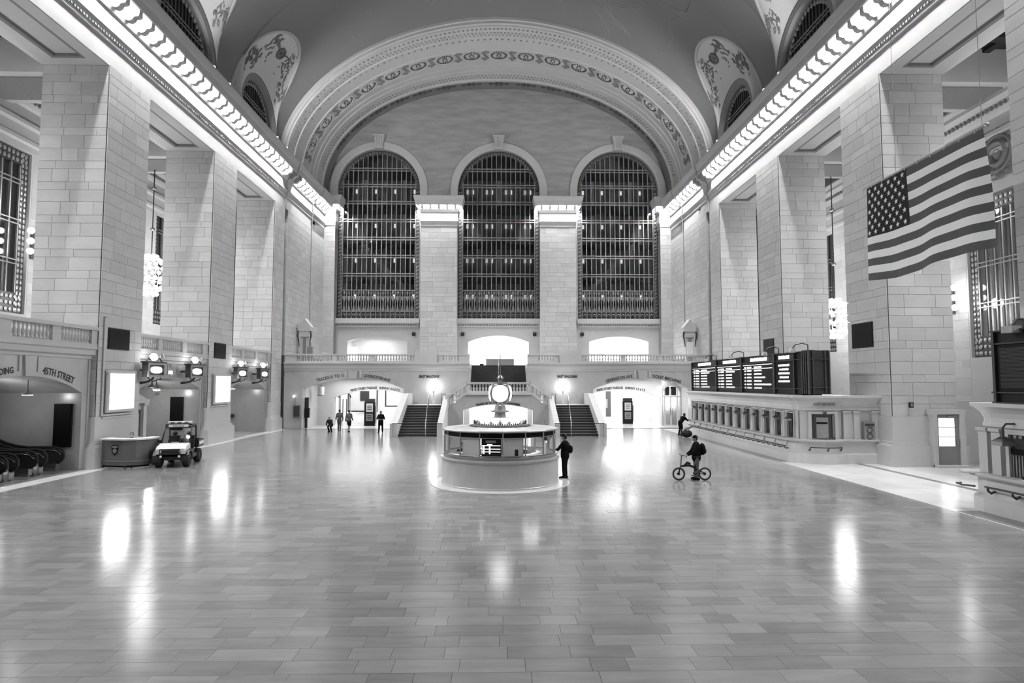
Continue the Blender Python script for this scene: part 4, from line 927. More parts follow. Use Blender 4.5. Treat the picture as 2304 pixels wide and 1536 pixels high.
# lantern signs
def lantern(yc, lab):
    x = -17.75; o = root('lantern_sign', (x, yc, 4.15), 0, lab, 'sign', 'lantern signs on the left wall'); L = 1.62; h = .72; z0 = 4.15
    MB().box(x-.16, x+.12, yc-L/2, yc+L/2, z0, z0+h).build('case', 'iron', o)
    for a, b, c, d in ((-L/2, L/2, 0, .1), (-L/2, L/2, h-.1, h), (-L/2, -L/2+.14, .1, h-.1), (L/2-.14, L/2, .1, h-.1)): MB().box(x+.1, x+.17, yc+a, yc+b, z0+c, z0+d).build('face_frame', 'brass', o)
    pt = []
    for k in range(20):
        a = 2*pi*k/20; pt.append((x+.12, yc+.52*cos(a)*(1 if abs(cos(a)) > .5 else 1), z0+h/2+.17*math.copysign(abs(sin(a))**.6, sin(a))))
    MB().prism(pt, (.03, 0, 0)).build('glowing_panel', 'globe_soft', o)
    MB().box(x-.2, x+.2, yc-L/2-.08, yc+L/2+.08, z0+h, z0+h+.07).build('cap', 'iron', o)
    MB().sphere((x, yc-.05, z0+h+.3), .19, 14, 10).build('globe', 'globe', o, smooth=True)
    MB().lathe([(.09, 0), (.05, .08), (.1, .14)], (x, yc-.05, z0+h+.05), 8).build('globe_socket', 'bronze', o)
    for q in (-1, 1): MB().tube([(x, yc+q*.75, z0+h+.07), (x, yc+q*.5, z0+h+.25), (x, yc+q*.25, z0+h+.12)], [.03, .05, .02], 6).build('scroll', 'bronze', o)
    MB().tube([(LX+.02, yc, z0-.32), (x-.35, yc, z0-.26), (x-.12, yc, z0-.16), (x, yc, z0-.02)], [.07, .06, .06, .05], 6).build('bracket', 'iron', o)
    MB().tube([(x, yc-.55, z0-.02), (x, yc-.35, z0-.14), (x, yc-.1, z0-.22), (x, yc+.15, z0-.2), (x, yc+.4, z0-.12), (x, yc+.6, z0-.14), (x, yc+.72, z0-.04)], .03, 6).build('scroll', 'iron', o)
    MB().box(LX, x-.1, yc-.05, yc+.05, z0+.3, z0+.4).build('arm', 'iron', o)
    # floodlight head next to the globe
    f = root('floodlight', (x, yc+.55, z0+h+.07), 0, 'small floodlight on the '+lab.replace(' with glowing oval panel', ''), 'lamp', 'floodlights on the lantern signs')
    MB().cyl((x, yc+.55, z0+h+.07), (x, yc+.55, z0+h+.3), .025, 6).build('stem', 'steel', f); MB().lathe([(.0, .12), (.12, .12), (.16, -.1), (.0, -.1)], (x+.05, yc+.6, z0+h+.38), 10).build('head', 'steel', f)
for yc, lab in ((32.9, 'nearest lantern sign with glowing oval panel, left wall'), (37.3, 'second nearest lantern sign with glowing oval panel, left wall'), (43.9, 'third nearest lantern sign with glowing oval panel, left wall'), (48.0, 'farthest lantern sign with glowing oval panel, left wall')): lantern(yc, lab)
for yc, lb in ((31.55+.8, 'before the nearest lantern sign'), (36.0, 'before the second lantern sign'), (42.95, 'before the third lantern sign'), (46.6, 'before the farthest lantern sign')):
    o = MB().box(LX+.02, LX+.1, yc-.16, yc+.16, 4.35, 4.52).solo('wall_light', 'globe_soft', (LX, yc, 4.35)); MB().box(LX, LX+.05, yc-.2, yc+.2, 4.32, 4.55).build('backplate', 'bronze', o); tag(o, f'small glowing rectangular wall light {lb}', 'lamp', 'rectangular wall lights on the left')
# blank screens and backlit poster boxes on the pillars
def screen(s, y0, y1, z0, z1, lab):
    x = s*18.3; o = root('screen', (x, (y0+y1)/2, z0), 0, lab, 'screen'); MB().box(x, x-s*.12, y0, y1, z0, z1).build('case', 'black', o); MB().box(x-s*.12, x-s*.13, y0+.05, y1-.05, z0+.05, z1-.05).build('display', 'screen_black', o)
screen(-1, 29.72, 31.42, 5.42, 6.42, 'blank black screen high on the nearest left pillar'); screen(-1, 40.75, 42.45, 5.42, 6.42, 'blank black screen high on the second left pillar')
screen(1, 30.25, 32.05, 5.6, 6.85, 'blank black screen high on the nearest whole right pillar'); screen(1, 41.3, 42.9, 5.75, 6.8, 'blank black screen high on the second right pillar above the departure board')
for y0, y1, lb in ((29.55, 31.8, 'nearest left pillar above the desk'), (40.55, 43.0, 'second left pillar')):
    x = -18.2; o = root('poster_box', (x, (y0+y1)/2, 2.5), 0, f'brightly backlit poster case with a metal frame on the {lb}', 'sign')
    MB().box(x-.02, x+.1, y0, y1, 2.5, 4.4).build('case', 'grey', o); MB().box(x+.1, x+.12, y0+.18, y1-.15, 2.62, 4.28).build('lit_panel', 'lightbox', o)
    for a in ((y0, y0+.15, 2.6, 4.32), (y1-.12, y1, 2.6, 4.32), (y0, y1, 2.48, 2.6), (y0-.04, y1+.04, 4.32, 4.46)): MB().box(x+.08, x+.2, *a).build('frame', 'plain_stone', o)
    for z in (2.2, 2.32): MB().box(x, x+.06, y0-.1, y1, z, z+.08).build('sill', 'plain_stone', o)
o = MB().box(-18.3, -18.16, 29.35, 29.52, 2.3, 6.9).solo('cable_duct', 'grey', (-18.2, 29.4, 2.3)); MB().box(-18.18, -18.15, 29.37, 29.5, 2.35, 6.85).build('cover', 'plain_stone', o); tag(o, 'tall pale cable duct up the corner of the nearest left pillar', 'duct')
# ---------------------------------------------------------------- escalators (rise away into the left recess)
def escalator(y0, y1, lab, near=True):
    es = root('escalator', (-19.4, (y0+y1)/2, 0), 0, lab, 'escalator', 'escalators in the nearest left recess')
    def side(y, nm):
        top = [(-19.05, .55), (-19.1, .8), (-19.3, .95), (-19.6, 1.0), (-20.6, 1.0)]; x, z = -20.6, 1.0
        for k in range(1, 12): x -= .45; z += min(.06*k, .26); top.append((x, z))
        bot = [(-19.2, .32)]+[(a, max(b-.72, .30)) for a, b in top[4:]]
        poly = [(a, y, b) for a, b in top]+[(a, y, b) for a, b in bot[::-1]]
        MB().prism(poly, (0, .05, 0)).build('side_panel', 'iron', es)
        rail = [(-19.3, y+.025, .4), (-19.1, y+.025, .45), (-19.0, y+.025, .6), (-19.02, y+.025, .82), (-19.15, y+.025, .98), (-19.4, y+.025, 1.05), (-20.6, y+.025, 1.05)]+[(a, y+.025, b+.05) for a, b in top[5:]]
        MB().tube(rail, .05, 8).build('handrail', 'rubber', es, smooth=True)
        MB().tube([(a+.05*0, y-.02, b-.07) for a, b in top[1:]], .016, 6).build('trim_strip', 'steel', es, smooth=True)
        MB().prism([(a, y-.12, b) for a, b in ((-19.25, 0), (-19.25, .34), (-20.7, .34), (-25, 2.5), (-25, 0))], (0, .3, 0)).build('skirt', 'steel', es)
    side(y0, 'a'); side(y1, 'b')
    MB().box(-19.9, -18.75, y0+.15, y1-.1, -.01, .015).build('landing_plate', 'bronze_light', es)
    stp = MB().box(-.2, .2, 0, y1-y0-.3, 0, .2).mesh('step', 'iron'); L = wloc(es)
    for k in range(10):
        o = bpy.data.objects.new('step', stp); COL.objects.link(o); o.parent = es; o.location = Vector((-20.1-.4*k, y0+.2, max(0, (k-2)*.2)-.1))-L
escalator(27.2, 28.25, 'escalator farthest from the viewer, beside the black panel')
escalator(25.6, 26.65, 'middle escalator of the recess under the street lettering')
escalator(24.0, 25.05, 'escalator nearest the viewer at the left edge of the picture')
for y, lb in ((26.92, 'far'), (25.32, 'near')):
    o = MB().tube([(-19.35, y, .0), (-19.35, y, .6), (-19.5, y, .72), (-20.7, y, .75), (-25, y, 3.0)], .2, 10).solo('escalator_deck', 'steel', (-19.5, y, 0), smooth=True); MB().box(-19.6, -19.2, y-.25, y+.25, 0, .06).build('foot', 'iron', o); tag(o, f'rounded shiny metal deck between two escalators, {lb} one', 'escalator part')
# ---------------------------------------------------------------- security desk
dk = root('security_desk', (-16.9, 29.7, 0), 0, 'curved grey desk with a shield emblem in front of the nearest left pillar', 'desk')
pl = [(-18.05, 29.35), (-17.5, 29.1), (-16.9, 29.0), (-16.4, 29.15), (-16.05, 29.55), (-15.95, 30.2)]
def plan_strip(pts, off):
    r = []
    for i, p in enumerate(pts):
        a = Vector(pts[max(i-1, 0)]); b = Vector(pts[min(i+1, len(pts)-1)]); d = (b-a).normalized(); r.append((p[0]+d.y*off, p[1]-d.x*off))
    return r
out = plan_strip(pl, 0.0); inn = plan_strip(pl, -.12)
def ring(mb, oo, ii, z0, z1):
    n = len(oo); mb.sweep([[(a[0], a[1], z0), (a[0], a[1], z1), (b[0], b[1], z1), (b[0], b[1], z0), (a[0], a[1], z0)] for a, b in zip(oo, ii)])
    mb.add([(*oo[0], z0), (*oo[0], z1), (*ii[0], z1), (*ii[0], z0)], [(0,1,2,3)]); mb.add([(*oo[-1], z0), (*oo[-1], z1), (*ii[-1], z1), (*ii[-1], z0)], [(0,1,2,3)]); return mb
mat('desk_grey', .13, .4, noise=.2, nscale=(1, 1, 6))
ring(MB(), out, inn, .14, 1.27).build('front', 'desk_grey', dk); ring(MB(), plan_strip(pl, .08), plan_strip(pl, -.38), 1.27, 1.34).build('counter', 'white', dk); ring(MB(), plan_strip(pl, .025), plan_strip(pl, -.05), .3, .36).build('rail', 'grey', dk)
for p in (pl[0], pl[2], pl[4]): MB().obox((p[0]+.05, p[1]+.12, .07), (.04, 0, 0), (0, .04, 0), (0, 0, .07)).build('leg', 'steel', dk)
ring(MB(), plan_strip(pl, -.06), plan_strip(pl, -.3), .05, .14).build('kick_plate', 'black', dk)
sh = [(-.16, .2), (-.17, .08), (-.13, -.12), (0, -.24), (.13, -.12), (.17, .08), (.16, .2), (.08, .23), (0, .2), (-.08, .23)]
c = (Vector(pl[1])+Vector(pl[2]))/2; d = (Vector(pl[2])-Vector(pl[1])).normalized(); nn = Vector((d.y, -d.x))
def on_desk(u, v, w): return (c.x+d.x*(u-.08)+nn.x*w, c.y+d.y*(u-.08)+nn.y*w, .83+v)
MB().prism([on_desk(u, v, .005) for u, v in sh], (nn.x*.02, nn.y*.02, 0)).build('shield', 'black', dk)
MB().prism([on_desk(u, v, .025) for u, v in [(-.12, .12), (.12, .12), (.13, .17), (0, .16), (-.13, .17)]], (nn.x*.01, nn.y*.01, 0)).build('shield_band', 'plain_stone', dk)
MB().prism([on_desk(.1*cos(a*pi/6), -.03+.11*sin(a*pi/6), .025) for a in range(12)], (nn.x*.008, nn.y*.008, 0)).build('shield_seal', 'grey', dk)
c = (Vector(pl[2])+Vector(pl[3]))/2; d = (Vector(pl[3])-Vector(pl[2])).normalized(); nn = Vector((d.y, -d.x))
MB().prism([(c.x+d.x*u+nn.x*.01-.1*d.x, c.y+d.y*u+nn.y*.01, .85+v) for u, v in ((-.16, -.13), (.16, -.13), (.16, .13), (-.16, .13))], (nn.x*.01, nn.y*.01, 0)).build('notice', 'grey', dk)
# ---------------------------------------------------------------- utility vehicle
ct = root('utility_vehicle', (-15.2, 30.6, 0), radians(192)+0, 'small white and black open police utility vehicle with a cargo bed beside the desk', 'vehicle')
def part(nm, mb, m, smooth=False, par=None): return mb.build(nm, m, par or ct, smooth, local=True)
# local: +y forward, x right
def wheel(x, y):
    w = part('wheel', MB().lathe([(.12, -.12), (.28, -.14), (.33, -.1), (.34, 0), (.33, .1), (.28, .14), (.12, .12)], (0, 0, 0), 20, ax=Matrix.Rotation(pi/2, 3, 'Y')), 'rubber', True); w.location = (x, y, .33)
    h = MB().lathe([(0, -.1), (.16, -.1), (.2, -.06), (.2, .06), (.16, .1), (0, .1)], (0, 0, 0), 12, ax=Matrix.Rotation(pi/2, 3, 'Y')).build('hub', 'iron', w, local=True)
for x in (-.58, .58):
    for y in (.95, -1.0): wheel(x, y)
part('chassis', MB().box(-.5, .5, -1.3, 1.15, .32, .48).box(-.6, .6, -.35, .45, .3, .42), 'cart_black')
part('hood', MB().prism([(-.62, 1.38, .62), (-.62, 1.38, .82), (-.62, 1.2, .95), (-.62, .55, 1.06), (-.62, .55, .82), (-.62, 1.1, .74)], (1.24, 0, 0)), 'paint_white')
part('grille', MB().box(-.36, .36, 1.32, 1.42, .6, .8), 'iron'); part('bumper', MB().tube([(-.42, 1.45, .52), (-.42, 1.48, .84), (.42, 1.48, .84), (.42, 1.45, .52)], .03, 6).tube([(-.42, 1.46, .66), (.42, 1.46, .66)], .025, 6), 'cart_black')
for x in (-.5, .5): part('headlight', MB().sphere((x, 1.33, .84), (.1, .07, .06), 10, 6), 'white', True); part('fender', MB().lathe([(.36, -.15), (.42, -.17), (.42, .17), (.36, .15)], (x*1.16, .95, .36), 10, -.2, pi+.2, Matrix.Rotation(pi/2, 3, 'X') @ Matrix.Rotation(0, 3, 'Z') if 0 else Matrix(((0, 0, 1), (1, 0, 0), (0, 1, 0)))), 'cart_black')
for x in (-.38, .38): part('fog_light', MB().sphere((x, 1.44, .52), .06, 8, 6), 'white')
part('dashboard', MB().box(-.6, .6, .42, .6, .8, 1.06).box(-.6, .6, .3, .56, .42, .8), 'cart_black')
part('seat', MB().box(-.58, .58, -.42, .12, .5, .72), 'cart_black')
for x in (-.32, .32): part('seat_back', MB().prism([(x-.24, -.42, .72), (x-.24, -.3, .72), (x-.24, -.42, 1.32), (x-.24, -.54, 1.32)], (.48, 0, 0)), 'cart_black'); part('headrest', MB().sphere((x, -.5, 1.42), (.13, .06, .1), 10, 6), 'cart_black', True)
for x in (-.6, .6): part('roll_bar', MB().tube([(x, .6, 1.0), (x*.96, .2, 1.72), (x*.94, .05, 1.82), (x*.94, -.42, 1.86), (x*.95, -.6, 1.76), (x, -.66, .5)], .035, 8), 'cart_black', True)
part('windshield', MB().add([(-.56, .6, 1.04), (.56, .6, 1.04), (.54, .2, 1.7), (-.54, .2, 1.7)], [(0,1,2,3)]), 'glass')
part('cross_bar', MB().tube([(-.56, .2, 1.74), (.56, .2, 1.74)], .03, 6).tube([(-.57, -.62, 1.74), (.57, -.62, 1.74)], .03, 6), 'cart_black')
part('roof', MB().box(-.58, .58, -.6, .14, 1.84, 1.89), 'cart_black'); part('roof_sign', MB().box(-.42, .42, .17, .2, 1.74, 1.88), 'white')
tm = text_mesh('POLICE', .13, .004)
for v in tm.vertices: v.co = (-v.co.x*1.1, .205+v.co.z, 1.765+v.co.y)
tm.materials.clear(); tm.materials.append(M['grey']); link('lettering', tm, ct)
lbr = part('light_bar', MB().box(-.5, .5, -.2, .05, 1.93, 2.02), 'white'); MB().box(-.46, .46, -.18, .03, 1.89, 1.93).build('light_bar_foot', 'iron', lbr, local=True)
for x in (-.3, 0, .3): MB().box(x-.08, x+.08, .04, .065, 1.94, 2.0).build('lens', 'grey', lbr, local=True)
part('cargo_bed', MB().box(-.68, .68, -1.75, -.72, .72, .78).box(-.68, -.64, -1.75, -.72, .78, 1.08).box(.64, .68, -1.75, -.72, .78, 1.08).box(-.68, .68, -1.75, -1.7, .78, 1.08).box(-.68, .68, -.76, -.72, .78, 1.1), 'cart_black')
for x in (-.69, .69): part('bed_decal', MB().box(x-.008, x+.008, -1.65, -.85, .84, .99), 'white'); part('door_sill', MB().box(x*.87-.04, x*.87+.04, -.6, .5, .34, .5), 'cart_black')
part('steering_wheel', MB().lathe([(.16, -.015), (.19, 0), (.16, .015)], (-.3, .3, 1.12), 14, ax=Matrix.Rotation(radians(-35), 3, 'X')), 'black', True); part('papers', MB().box(-.1, .2, .42, .55, 1.06, 1.09), 'white')
for x in (-.7, .7): part('mirror', MB().box(x-.08, x+.08, .5, .54, 1.06, 1.2), 'cart_black')
# ================================================================ RIGHT SIDE: ticket office
def path_sweep(path, prof):
    rows = []
    n = len(path)
    for i, p in enumerate(path):
        a = Vector(path[max(i-1, 0)]); b = Vector(path[min(i+1, n-1)]); q = Vector(p)
        d1 = (q-a).normalized() if i > 0 else (b-q).normalized(); d2 = (b-q).normalized() if i < n-1 else d1
        n1 = Vector((d1.y, -d1.x)); n2 = Vector((d2.y, -d2.x)); m_ = (n1+n2).normalized(); k = 1/max(m_.dot(n1), .5)
        rows.append([(q.x+m_.x*o*k, q.y+m_.y*o*k, z) for o, z in prof])
    return MB().sweep(rows)
def resample(path, n=4):
    r = []
    for a, b in zip(path, path[1:]):
        for k in range(n): r.append((a[0]+(b[0]-a[0])*k/n, a[1]+(b[1]-a[1])*k/n))
    return r+[path[-1]]
BOW = [(14.62+1.9*k/8, 30.42-.22*k/8-.42*sin(pi*k/8)) for k in range(9)]
TP = [(14.3, 47.6), (14.3, 31.0), (14.42, 30.72)]+BOW+[(16.7, 30.2), (18.3, 30.05)]
PLAN_UP = [(14.55, 47.6), (14.55, 31.0), (14.66, 30.8)]+[(x, y+.12) for x, y in BOW]+[(16.7, 30.3), (18.3, 30.15)]
FLARE = [(0, 2.48), (.08, 2.54), (.08, 2.62), (.04, 2.66), (.05, 2.8), (.12, 2.95), (.26, 3.08), (.38, 3.14), (.38, 3.24), (-.4, 3.24)]
BASEP = [(.12, 0), (.12, .42), (.06, .47), (.0, .5), (0, 1.0)]
SHELF = [(0, 1.0), (.18, 1.04), (.2, 1.08), (.2, 1.14), (-.35, 1.14)]
to = root('ticket_office', (16, 38, 0), 0, 'long stone ticket office with twelve small windows along the right side of the hall', 'ticket office')
path_sweep(TP, BASEP).build('base', 'ticket_stone', to); path_sweep(TP, SHELF).build('shelf', 'plain_stone', to); path_sweep(PLAN_UP, FLARE).build('entablature', 'ticket_stone', to)
rf = MB(); P = [(x, y, 3.1) for x, y in PLAN_UP]+[(18.3, 47.6, 3.1)]; rf.prism(P, (0, 0, .1)); rf.build('roof', 'plain_stone', to)
MB().box(15.0, 15.1, 31.2, 47.5, 1.1, 2.6).build('inner_wall', 'iron', to); MB().box(14.55, 18.3, 47.5, 47.6, 0, 3.1).build('end_wall', 'ticket_stone', to)
PIT_ = 1.345
for k in range(13):
    y = 30.92+PIT_*k
    MB().box(14.56, 14.95, y-.46 if k else y-.3, y, 1.14, 2.5).build('pilaster', 'plain_stone', to)
    if k: 
        MB().lathe([(.16, 1.14), (.16, 1.24), (.12, 1.28), (.11, 2.3), (.15, 2.34), (.15, 2.42)], (14.55, y-.26, 0), 12).build('half_column', 'plain_stone', to, smooth=True)
    if k < 12:
        for q in (y, y+.8): MB().box(14.5, 14.62, q, q+.085, 1.14, 2.36).build('window_frame', 'plain_stone', to)
        MB().box(14.5, 14.62, y, y+.885, 2.36, 2.48).build('window_frame', 'plain_stone', to)
        MB().box(14.8, 14.84, y+.08, y+.81, 1.14, 2.4).build('window_screen', 'screen_black', to)
        MB().box(14.7, 14.78, y+.08, y+.81, 1.14, 1.3).build('counter_grille', 'bronze', to)
        ln = MB().prism([(14.2-.13, y+.05-.13, 2.0), (14.2+.13, y+.05-.13, 2.0), (14.2+.13, y+.05+.13, 2.0), (14.2-.13, y+.05+.13, 2.0)], (0, 0, .09)).build('window_lantern', 'bronze_light', to)
        MB().add([(14.07, y-.08, 2.09), (14.33, y-.08, 2.09), (14.33, y+.18, 2.09), (14.07, y+.18, 2.09), (14.2, y+.05, 2.22)], [(0,1,4),(1,2,4),(2,3,4),(3,0,4)]).build('lantern_roof', 'bronze', ln)
        MB().tube([(14.2, y+.05, 2.22), (14.2, y+.05, 2.4), (14.32, y+.05, 2.46), (14.5, y+.05, 2.44)], .018, 6).build('lantern_arm', 'bronze', ln)
        bk = MB().prism([(14.3, y+.2, 1.04), (14.3, y+.6, 1.04), (14.3, y+.43, .8), (14.3, y+.37, .8)], (-.05, 0, 0)).build('shelf_bracket', 'ticket_stone', to)
hr = root('wall_rail', (14.1, 38, .6), 0, 'long bronze rail on scroll brackets below the ticket window shelf', 'rail')
MB().tube([(14.12, 31.0, .76), (14.12, 46.9, .76)], .028, 8).build('bar', 'iron', hr)
for k in range(24): 
    y = 31.2+.67*k; MB().tube([(14.3, y, .66), (14.2, y, .62), (14.12, y, .7), (14.12, y, .76)], .025, 6).build('bracket', 'bronze', hr)
hr = root('wall_rail', (15.4, 29.7, .6), 0, 'short curved rail below the customer service window', 'rail')
MB().tube([(x, y-.2, .78) for x, y in BOW[1:-1]], .026, 8).build('bar', 'iron', hr)
for i in (1, 4, 7): x, y = BOW[i]; MB().tube([(x, y-.01, .66), (x, y-.1, .62), (x, y-.2, .78)], .03, 6).build('bracket', 'bronze', hr)
# customer service window in the bow
def bow(u, off=.12): 
    k = u*8; i = min(int(k), 7); f = k-i; a, b = BOW[i], BOW[i+1]; return (a[0]+(b[0]-a[0])*f, a[1]+(b[1]-a[1])*f+off)
MB().sweep([[(*bow(k/16, .14), 1.14), (*bow(k/16, .14), 2.5)] for k in range(17)]).build('bow_wall', 'plain_stone', to)
cw = MB().sweep([[(*bow(.2+.55*k/8, .09), 1.2), (*bow(.2+.55*k/8, .09), 2.36)] for k in range(9)]).build('service_window', 'bronze', to)
MB().sweep([[(*bow(.3+.27*k/8, .06), 1.22), (*bow(.3+.27*k/8, .06), 2.2)] for k in range(9)]).build('blind', 'bronze_light', cw)
MB().sweep([[(*bow(.3+.25*k/8, .05), 1.88), (*bow(.3+.25*k/8, .05), 1.98)] for k in range(9)]).build('sign_strip', 'black', cw)
MB().sweep([[(*bow(.68+.05*k/4, .05), 1.25), (*bow(.68+.05*k/4, .05), 2.3)] for k in range(5)]).build('side_strip', 'grey', cw)
for a, b, z0, z1 in ((.13, .2, 1.14, 2.36), (.75, .82, 1.14, 2.36), (.13, .82, 2.36, 2.48)): MB().sweep([[(*bow(a+(b-a)*k/6, .0), z0), (*bow(a+(b-a)*k/6, .0), z1)] for k in range(7)]).build('surround', 'plain_stone', to)
MB().sphere((*bow(.47, -.02), 2.42), (.1, .06, .08), 8, 6).build('ornament', 'bronze', to)
text('CUSTOMER SERVICE', .165, lambda u, v, w: (*bow(min(max(.5+u/2.1, .02), .98), -.02-w), 2.76+v), to, 'grey', squash=.74)
for x in (16.72, 17.2, 18.05):
    yy = 30.3-.15*(x-16.7)/1.6; MB().box(x-.14, x+.14, yy-.1, yy+.1, 1.14, 2.42).build('pilaster', 'plain_stone', to); MB().box(x-.19, x+.19, yy-.15, yy+.1, 2.42, 2.5).build('pilaster_cap', 'plain_stone', to); MB().box(x-.18, x+.18, yy-.14, yy+.1, 1.14, 1.22).build('pilaster_base', 'plain_stone', to)
MB().box(16.6, 18.3, 30.24, 30.4, 1.1, 2.5).build('end_panel', 'plain_stone', to)
o = root('bronze_plaque', (17.72, 30.1, 1.05), 0, 'bronze mail box plate on the stone wall right of the customer service window', 'plaque'); MB().box(17.46, 17.98, 30.0, 30.2, 1.08, 1.98).build('plate', 'bronze_light', o)
for z in (1.3, 1.6): MB().lathe([(.1, 0), (.13, .03), (.16, 0)], (17.72, 30.0, z), 12, ax=Matrix.Rotation(pi/2, 3, 'X')).build('boss', 'bronze', o)
MB().box(17.5, 17.94, 29.97, 30.02, 1.78, 1.9).build('slot', 'bronze', o)
# near ticket booth at the right edge
NP = [(17.2, 19.75), (15.4, 19.75), (14.95, 19.6), (14.65, 19.25), (14.58, 18.8), (14.58, 6.0)]
NP2 = [(17.2, 19.5), (15.5, 19.5), (15.1, 19.4), (14.9, 19.1), (14.86, 18.8), (14.86, 6.0)]
nb = root('ticket_booth', (15.6, 14, 0), 0, 'rounded stone ticket booth at the right edge with a bronze window and hanging lantern', 'ticket office')
for pth, pr, nm, m in ((NP, BASEP, 'base', 'ticket_stone'), (NP, SHELF, 'shelf', 'plain_stone'), (NP2, FLARE, 'entablature', 'ticket_stone')): path_sweep(pth, pr).build(nm, m, nb)
MB().prism([(x, y, 3.1) for x, y in NP2]+[(17.2, 6, 3.1)], (0, 0, .1)).build('roof', 'plain_stone', nb)
path_sweep(NP2, [(-.02, 1.1), (-.02, 2.5)]).build('corner_wall', 'plain_stone', nb)
for y in (19.05, 18.55): MB().box(14.7, 14.95, y-.17, y+.17, 1.14, 2.4).build('pilaster', 'plain_stone', nb); MB().box(14.64, 14.95, y-.21, y+.21, 2.4, 2.5).build('pilaster_cap', 'plain_stone', nb)
for y0 in (16.4, 14.2, 12.0):
    MB().box(14.82, 14.9, y0, y0+1.7, 1.14, 2.42).build('window_screen', 'bronze', nb); MB().box(14.78, 14.83, y0, y0+1.7, 1.8, 1.95).build('slot', 'screen_black', nb)
    for k in range(16): MB().box(14.79, 14.83, y0+.05+k*.105, y0+.08+k*.105, 1.16, 1.78).build('grille_bar', 'bronze_light', nb)
    for q in (y0-.12, y0+1.7): MB().box(14.72, 14.92, q, q+.12, 1.14, 2.36).build('window_frame', 'plain_stone', nb)
    MB().box(14.72, 14.92, y0-.12, y0+1.82, 2.36, 2.5).build('window_frame', 'plain_stone', nb)
    for k in range(8): MB().sphere((14.8, y0+.15+k*.2, 2.3), (.03, .08, .06), 6, 4).build('rosette', 'bronze_light', nb)
def wlantern(x, y, z, lab, wall):
    o = root('hanging_lantern', (x, y, z), 0, lab, 'lamp'); MB().box(x-.2, x+.2, y-.2, y+.2, z, z+.12).build('shade', 'bronze_light', o)
    MB().add([(x-.21, y-.21, z+.12), (x+.21, y-.21, z+.12), (x+.21, y+.21, z+.12), (x-.21, y+.21, z+.12), (x-.05, y-.05, z+.26), (x+.05, y-.05, z+.26), (x+.05, y+.05, z+.26), (x-.05, y+.05, z+.26)], [(0,1,5,4),(1,2,6,5),(2,3,7,6),(3,0,4,7),(4,5,6,7)]).build('cap', 'bronze', o)
    MB().tube([(x, y, z+.25), (x, y, z+.5), (x+wall*.1, y, z+.62), (x+wall*.35, y, z+.62), (x+wall*.45, y, z+.5)], .03, 6).build('arm', 'bronze', o)
wlantern(14.45, 17.95, 2.05, 'square bronze lantern hanging beside the window of the near right booth', 1)
o = root('card_reader', (14.75, 17.4, 1.14), 0, 'small black card reader with a lit screen on the near right booth shelf', 'device'); MB().box(14.66, 14.84, 17.2, 17.6, 1.14, 1.22).build('body', 'black', o); MB().box(14.64, 14.67, 17.35, 17.45, 1.16, 1.3).build('lit_screen', 'lightbox', o)
hr = root('wall_rail', (14.3, 15, .7), 0, 'bronze rail on scroll brackets below the near right booth shelf', 'rail'); MB().tube([(14.36, 18.6, .78), (14.36, 8, .78)], .03, 8).build('bar', 'iron', hr)
for k in range(8): y = 18.5-.9*k; MB().tube([(14.58, y, .66), (14.46, y, .6), (14.36, y, .68), (14.36, y, .78)], .035, 6).build('bracket', 'bronze', hr)
o = root('corner_shelf', (14.75, 19.6, 1.0), 0, 'rounded shelf end and rail curling round the corner of the near right booth', 'shelf'); MB().lathe([(0, 1.08), (.42, 1.08), (.45, 1.12), (.42, 1.16), (0, 1.16)], (14.72, 19.35, 0), 16).build('top', 'plain_stone', o); MB().tube([(14.6, 19.9, .7), (14.35, 19.75, .72), (14.25, 19.4, .72), (14.36, 19.0, .74)], .03, 6).build('bar', 'iron', o)
# lower wall, door and lantern behind the nearest whole right pillar
lw = MB().box(21.3, 23.3, 29.9, 31.4, 0, 3.0).build('wall_low_right', 'plain_stone'); tag(lw, 'low stone wall beside the glazed door in the nearest right pillar', kind='structure'); pl = MB(); plinth(pl, 21.6, 23.3, 30.0, 31.4); pl.build('plinth', 'plain_stone', lw)
dr = root('door_2', (20.7, 28.95, 0), 0, 'narrow glazed metal door with bright panes in the base of the nearest right pillar', None, None, 'structure')
dz = 28.76
for x0, x1, z0, z1 in ((19.9, 20.1, 0, 2.4), (21.15, 21.4, 0, 2.4), (19.85, 21.45, 2.4, 2.62)): MB().box(x0, x1, dz-.08, 29.05, z0, z1).build('door_frame', 'plain_stone', dr)
MB().box(20.1, 21.15, dz, dz+.1, .05, 2.4).build('leaf', 'grey', dr)
for i in range(3):
    for j in range(3): MB().box(20.2+i*.25, 20.42+i*.25, dz-.03, dz, .95+j*.44, 1.35+j*.44).build('pane', 'text_lit', dr)
MB().box(21.0, 21.06, dz-.08, dz, 1.0, 1.25).build('door_handle', 'steel', dr); MB().box(20.6, 21.0, dz-.08, dz, 2.28, 2.36).build('door_closer', 'steel', dr)
MB().box(19.9, 21.4, dz-.35, dz, 0, .1).build('doorstep', 'plain_stone', dr)
o = MB().box(22.05, 22.2, 29.82, 29.9, 1.55, 1.72).solo('wall_switch', 'black', (22.1, 29.9, 1.55)); tag(o, 'small black box on the low wall right of the glazed door', 'box')
o = MB().box(19.0, 19.2, 28.94, 29.0, 2.7, 2.95).solo('number_plate', 'black', (19.1, 29, 2.7)); MB().box(19.05, 19.15, 28.92, 28.95, 2.75, 2.9).build('figure', 'grey', o); tag(o, 'small black number plate above the base of the nearest right pillar', 'sign')
wlantern(24.9, 33.2, 1.85, 'dark hanging lantern on the aisle wall left of the near right booth', 1)
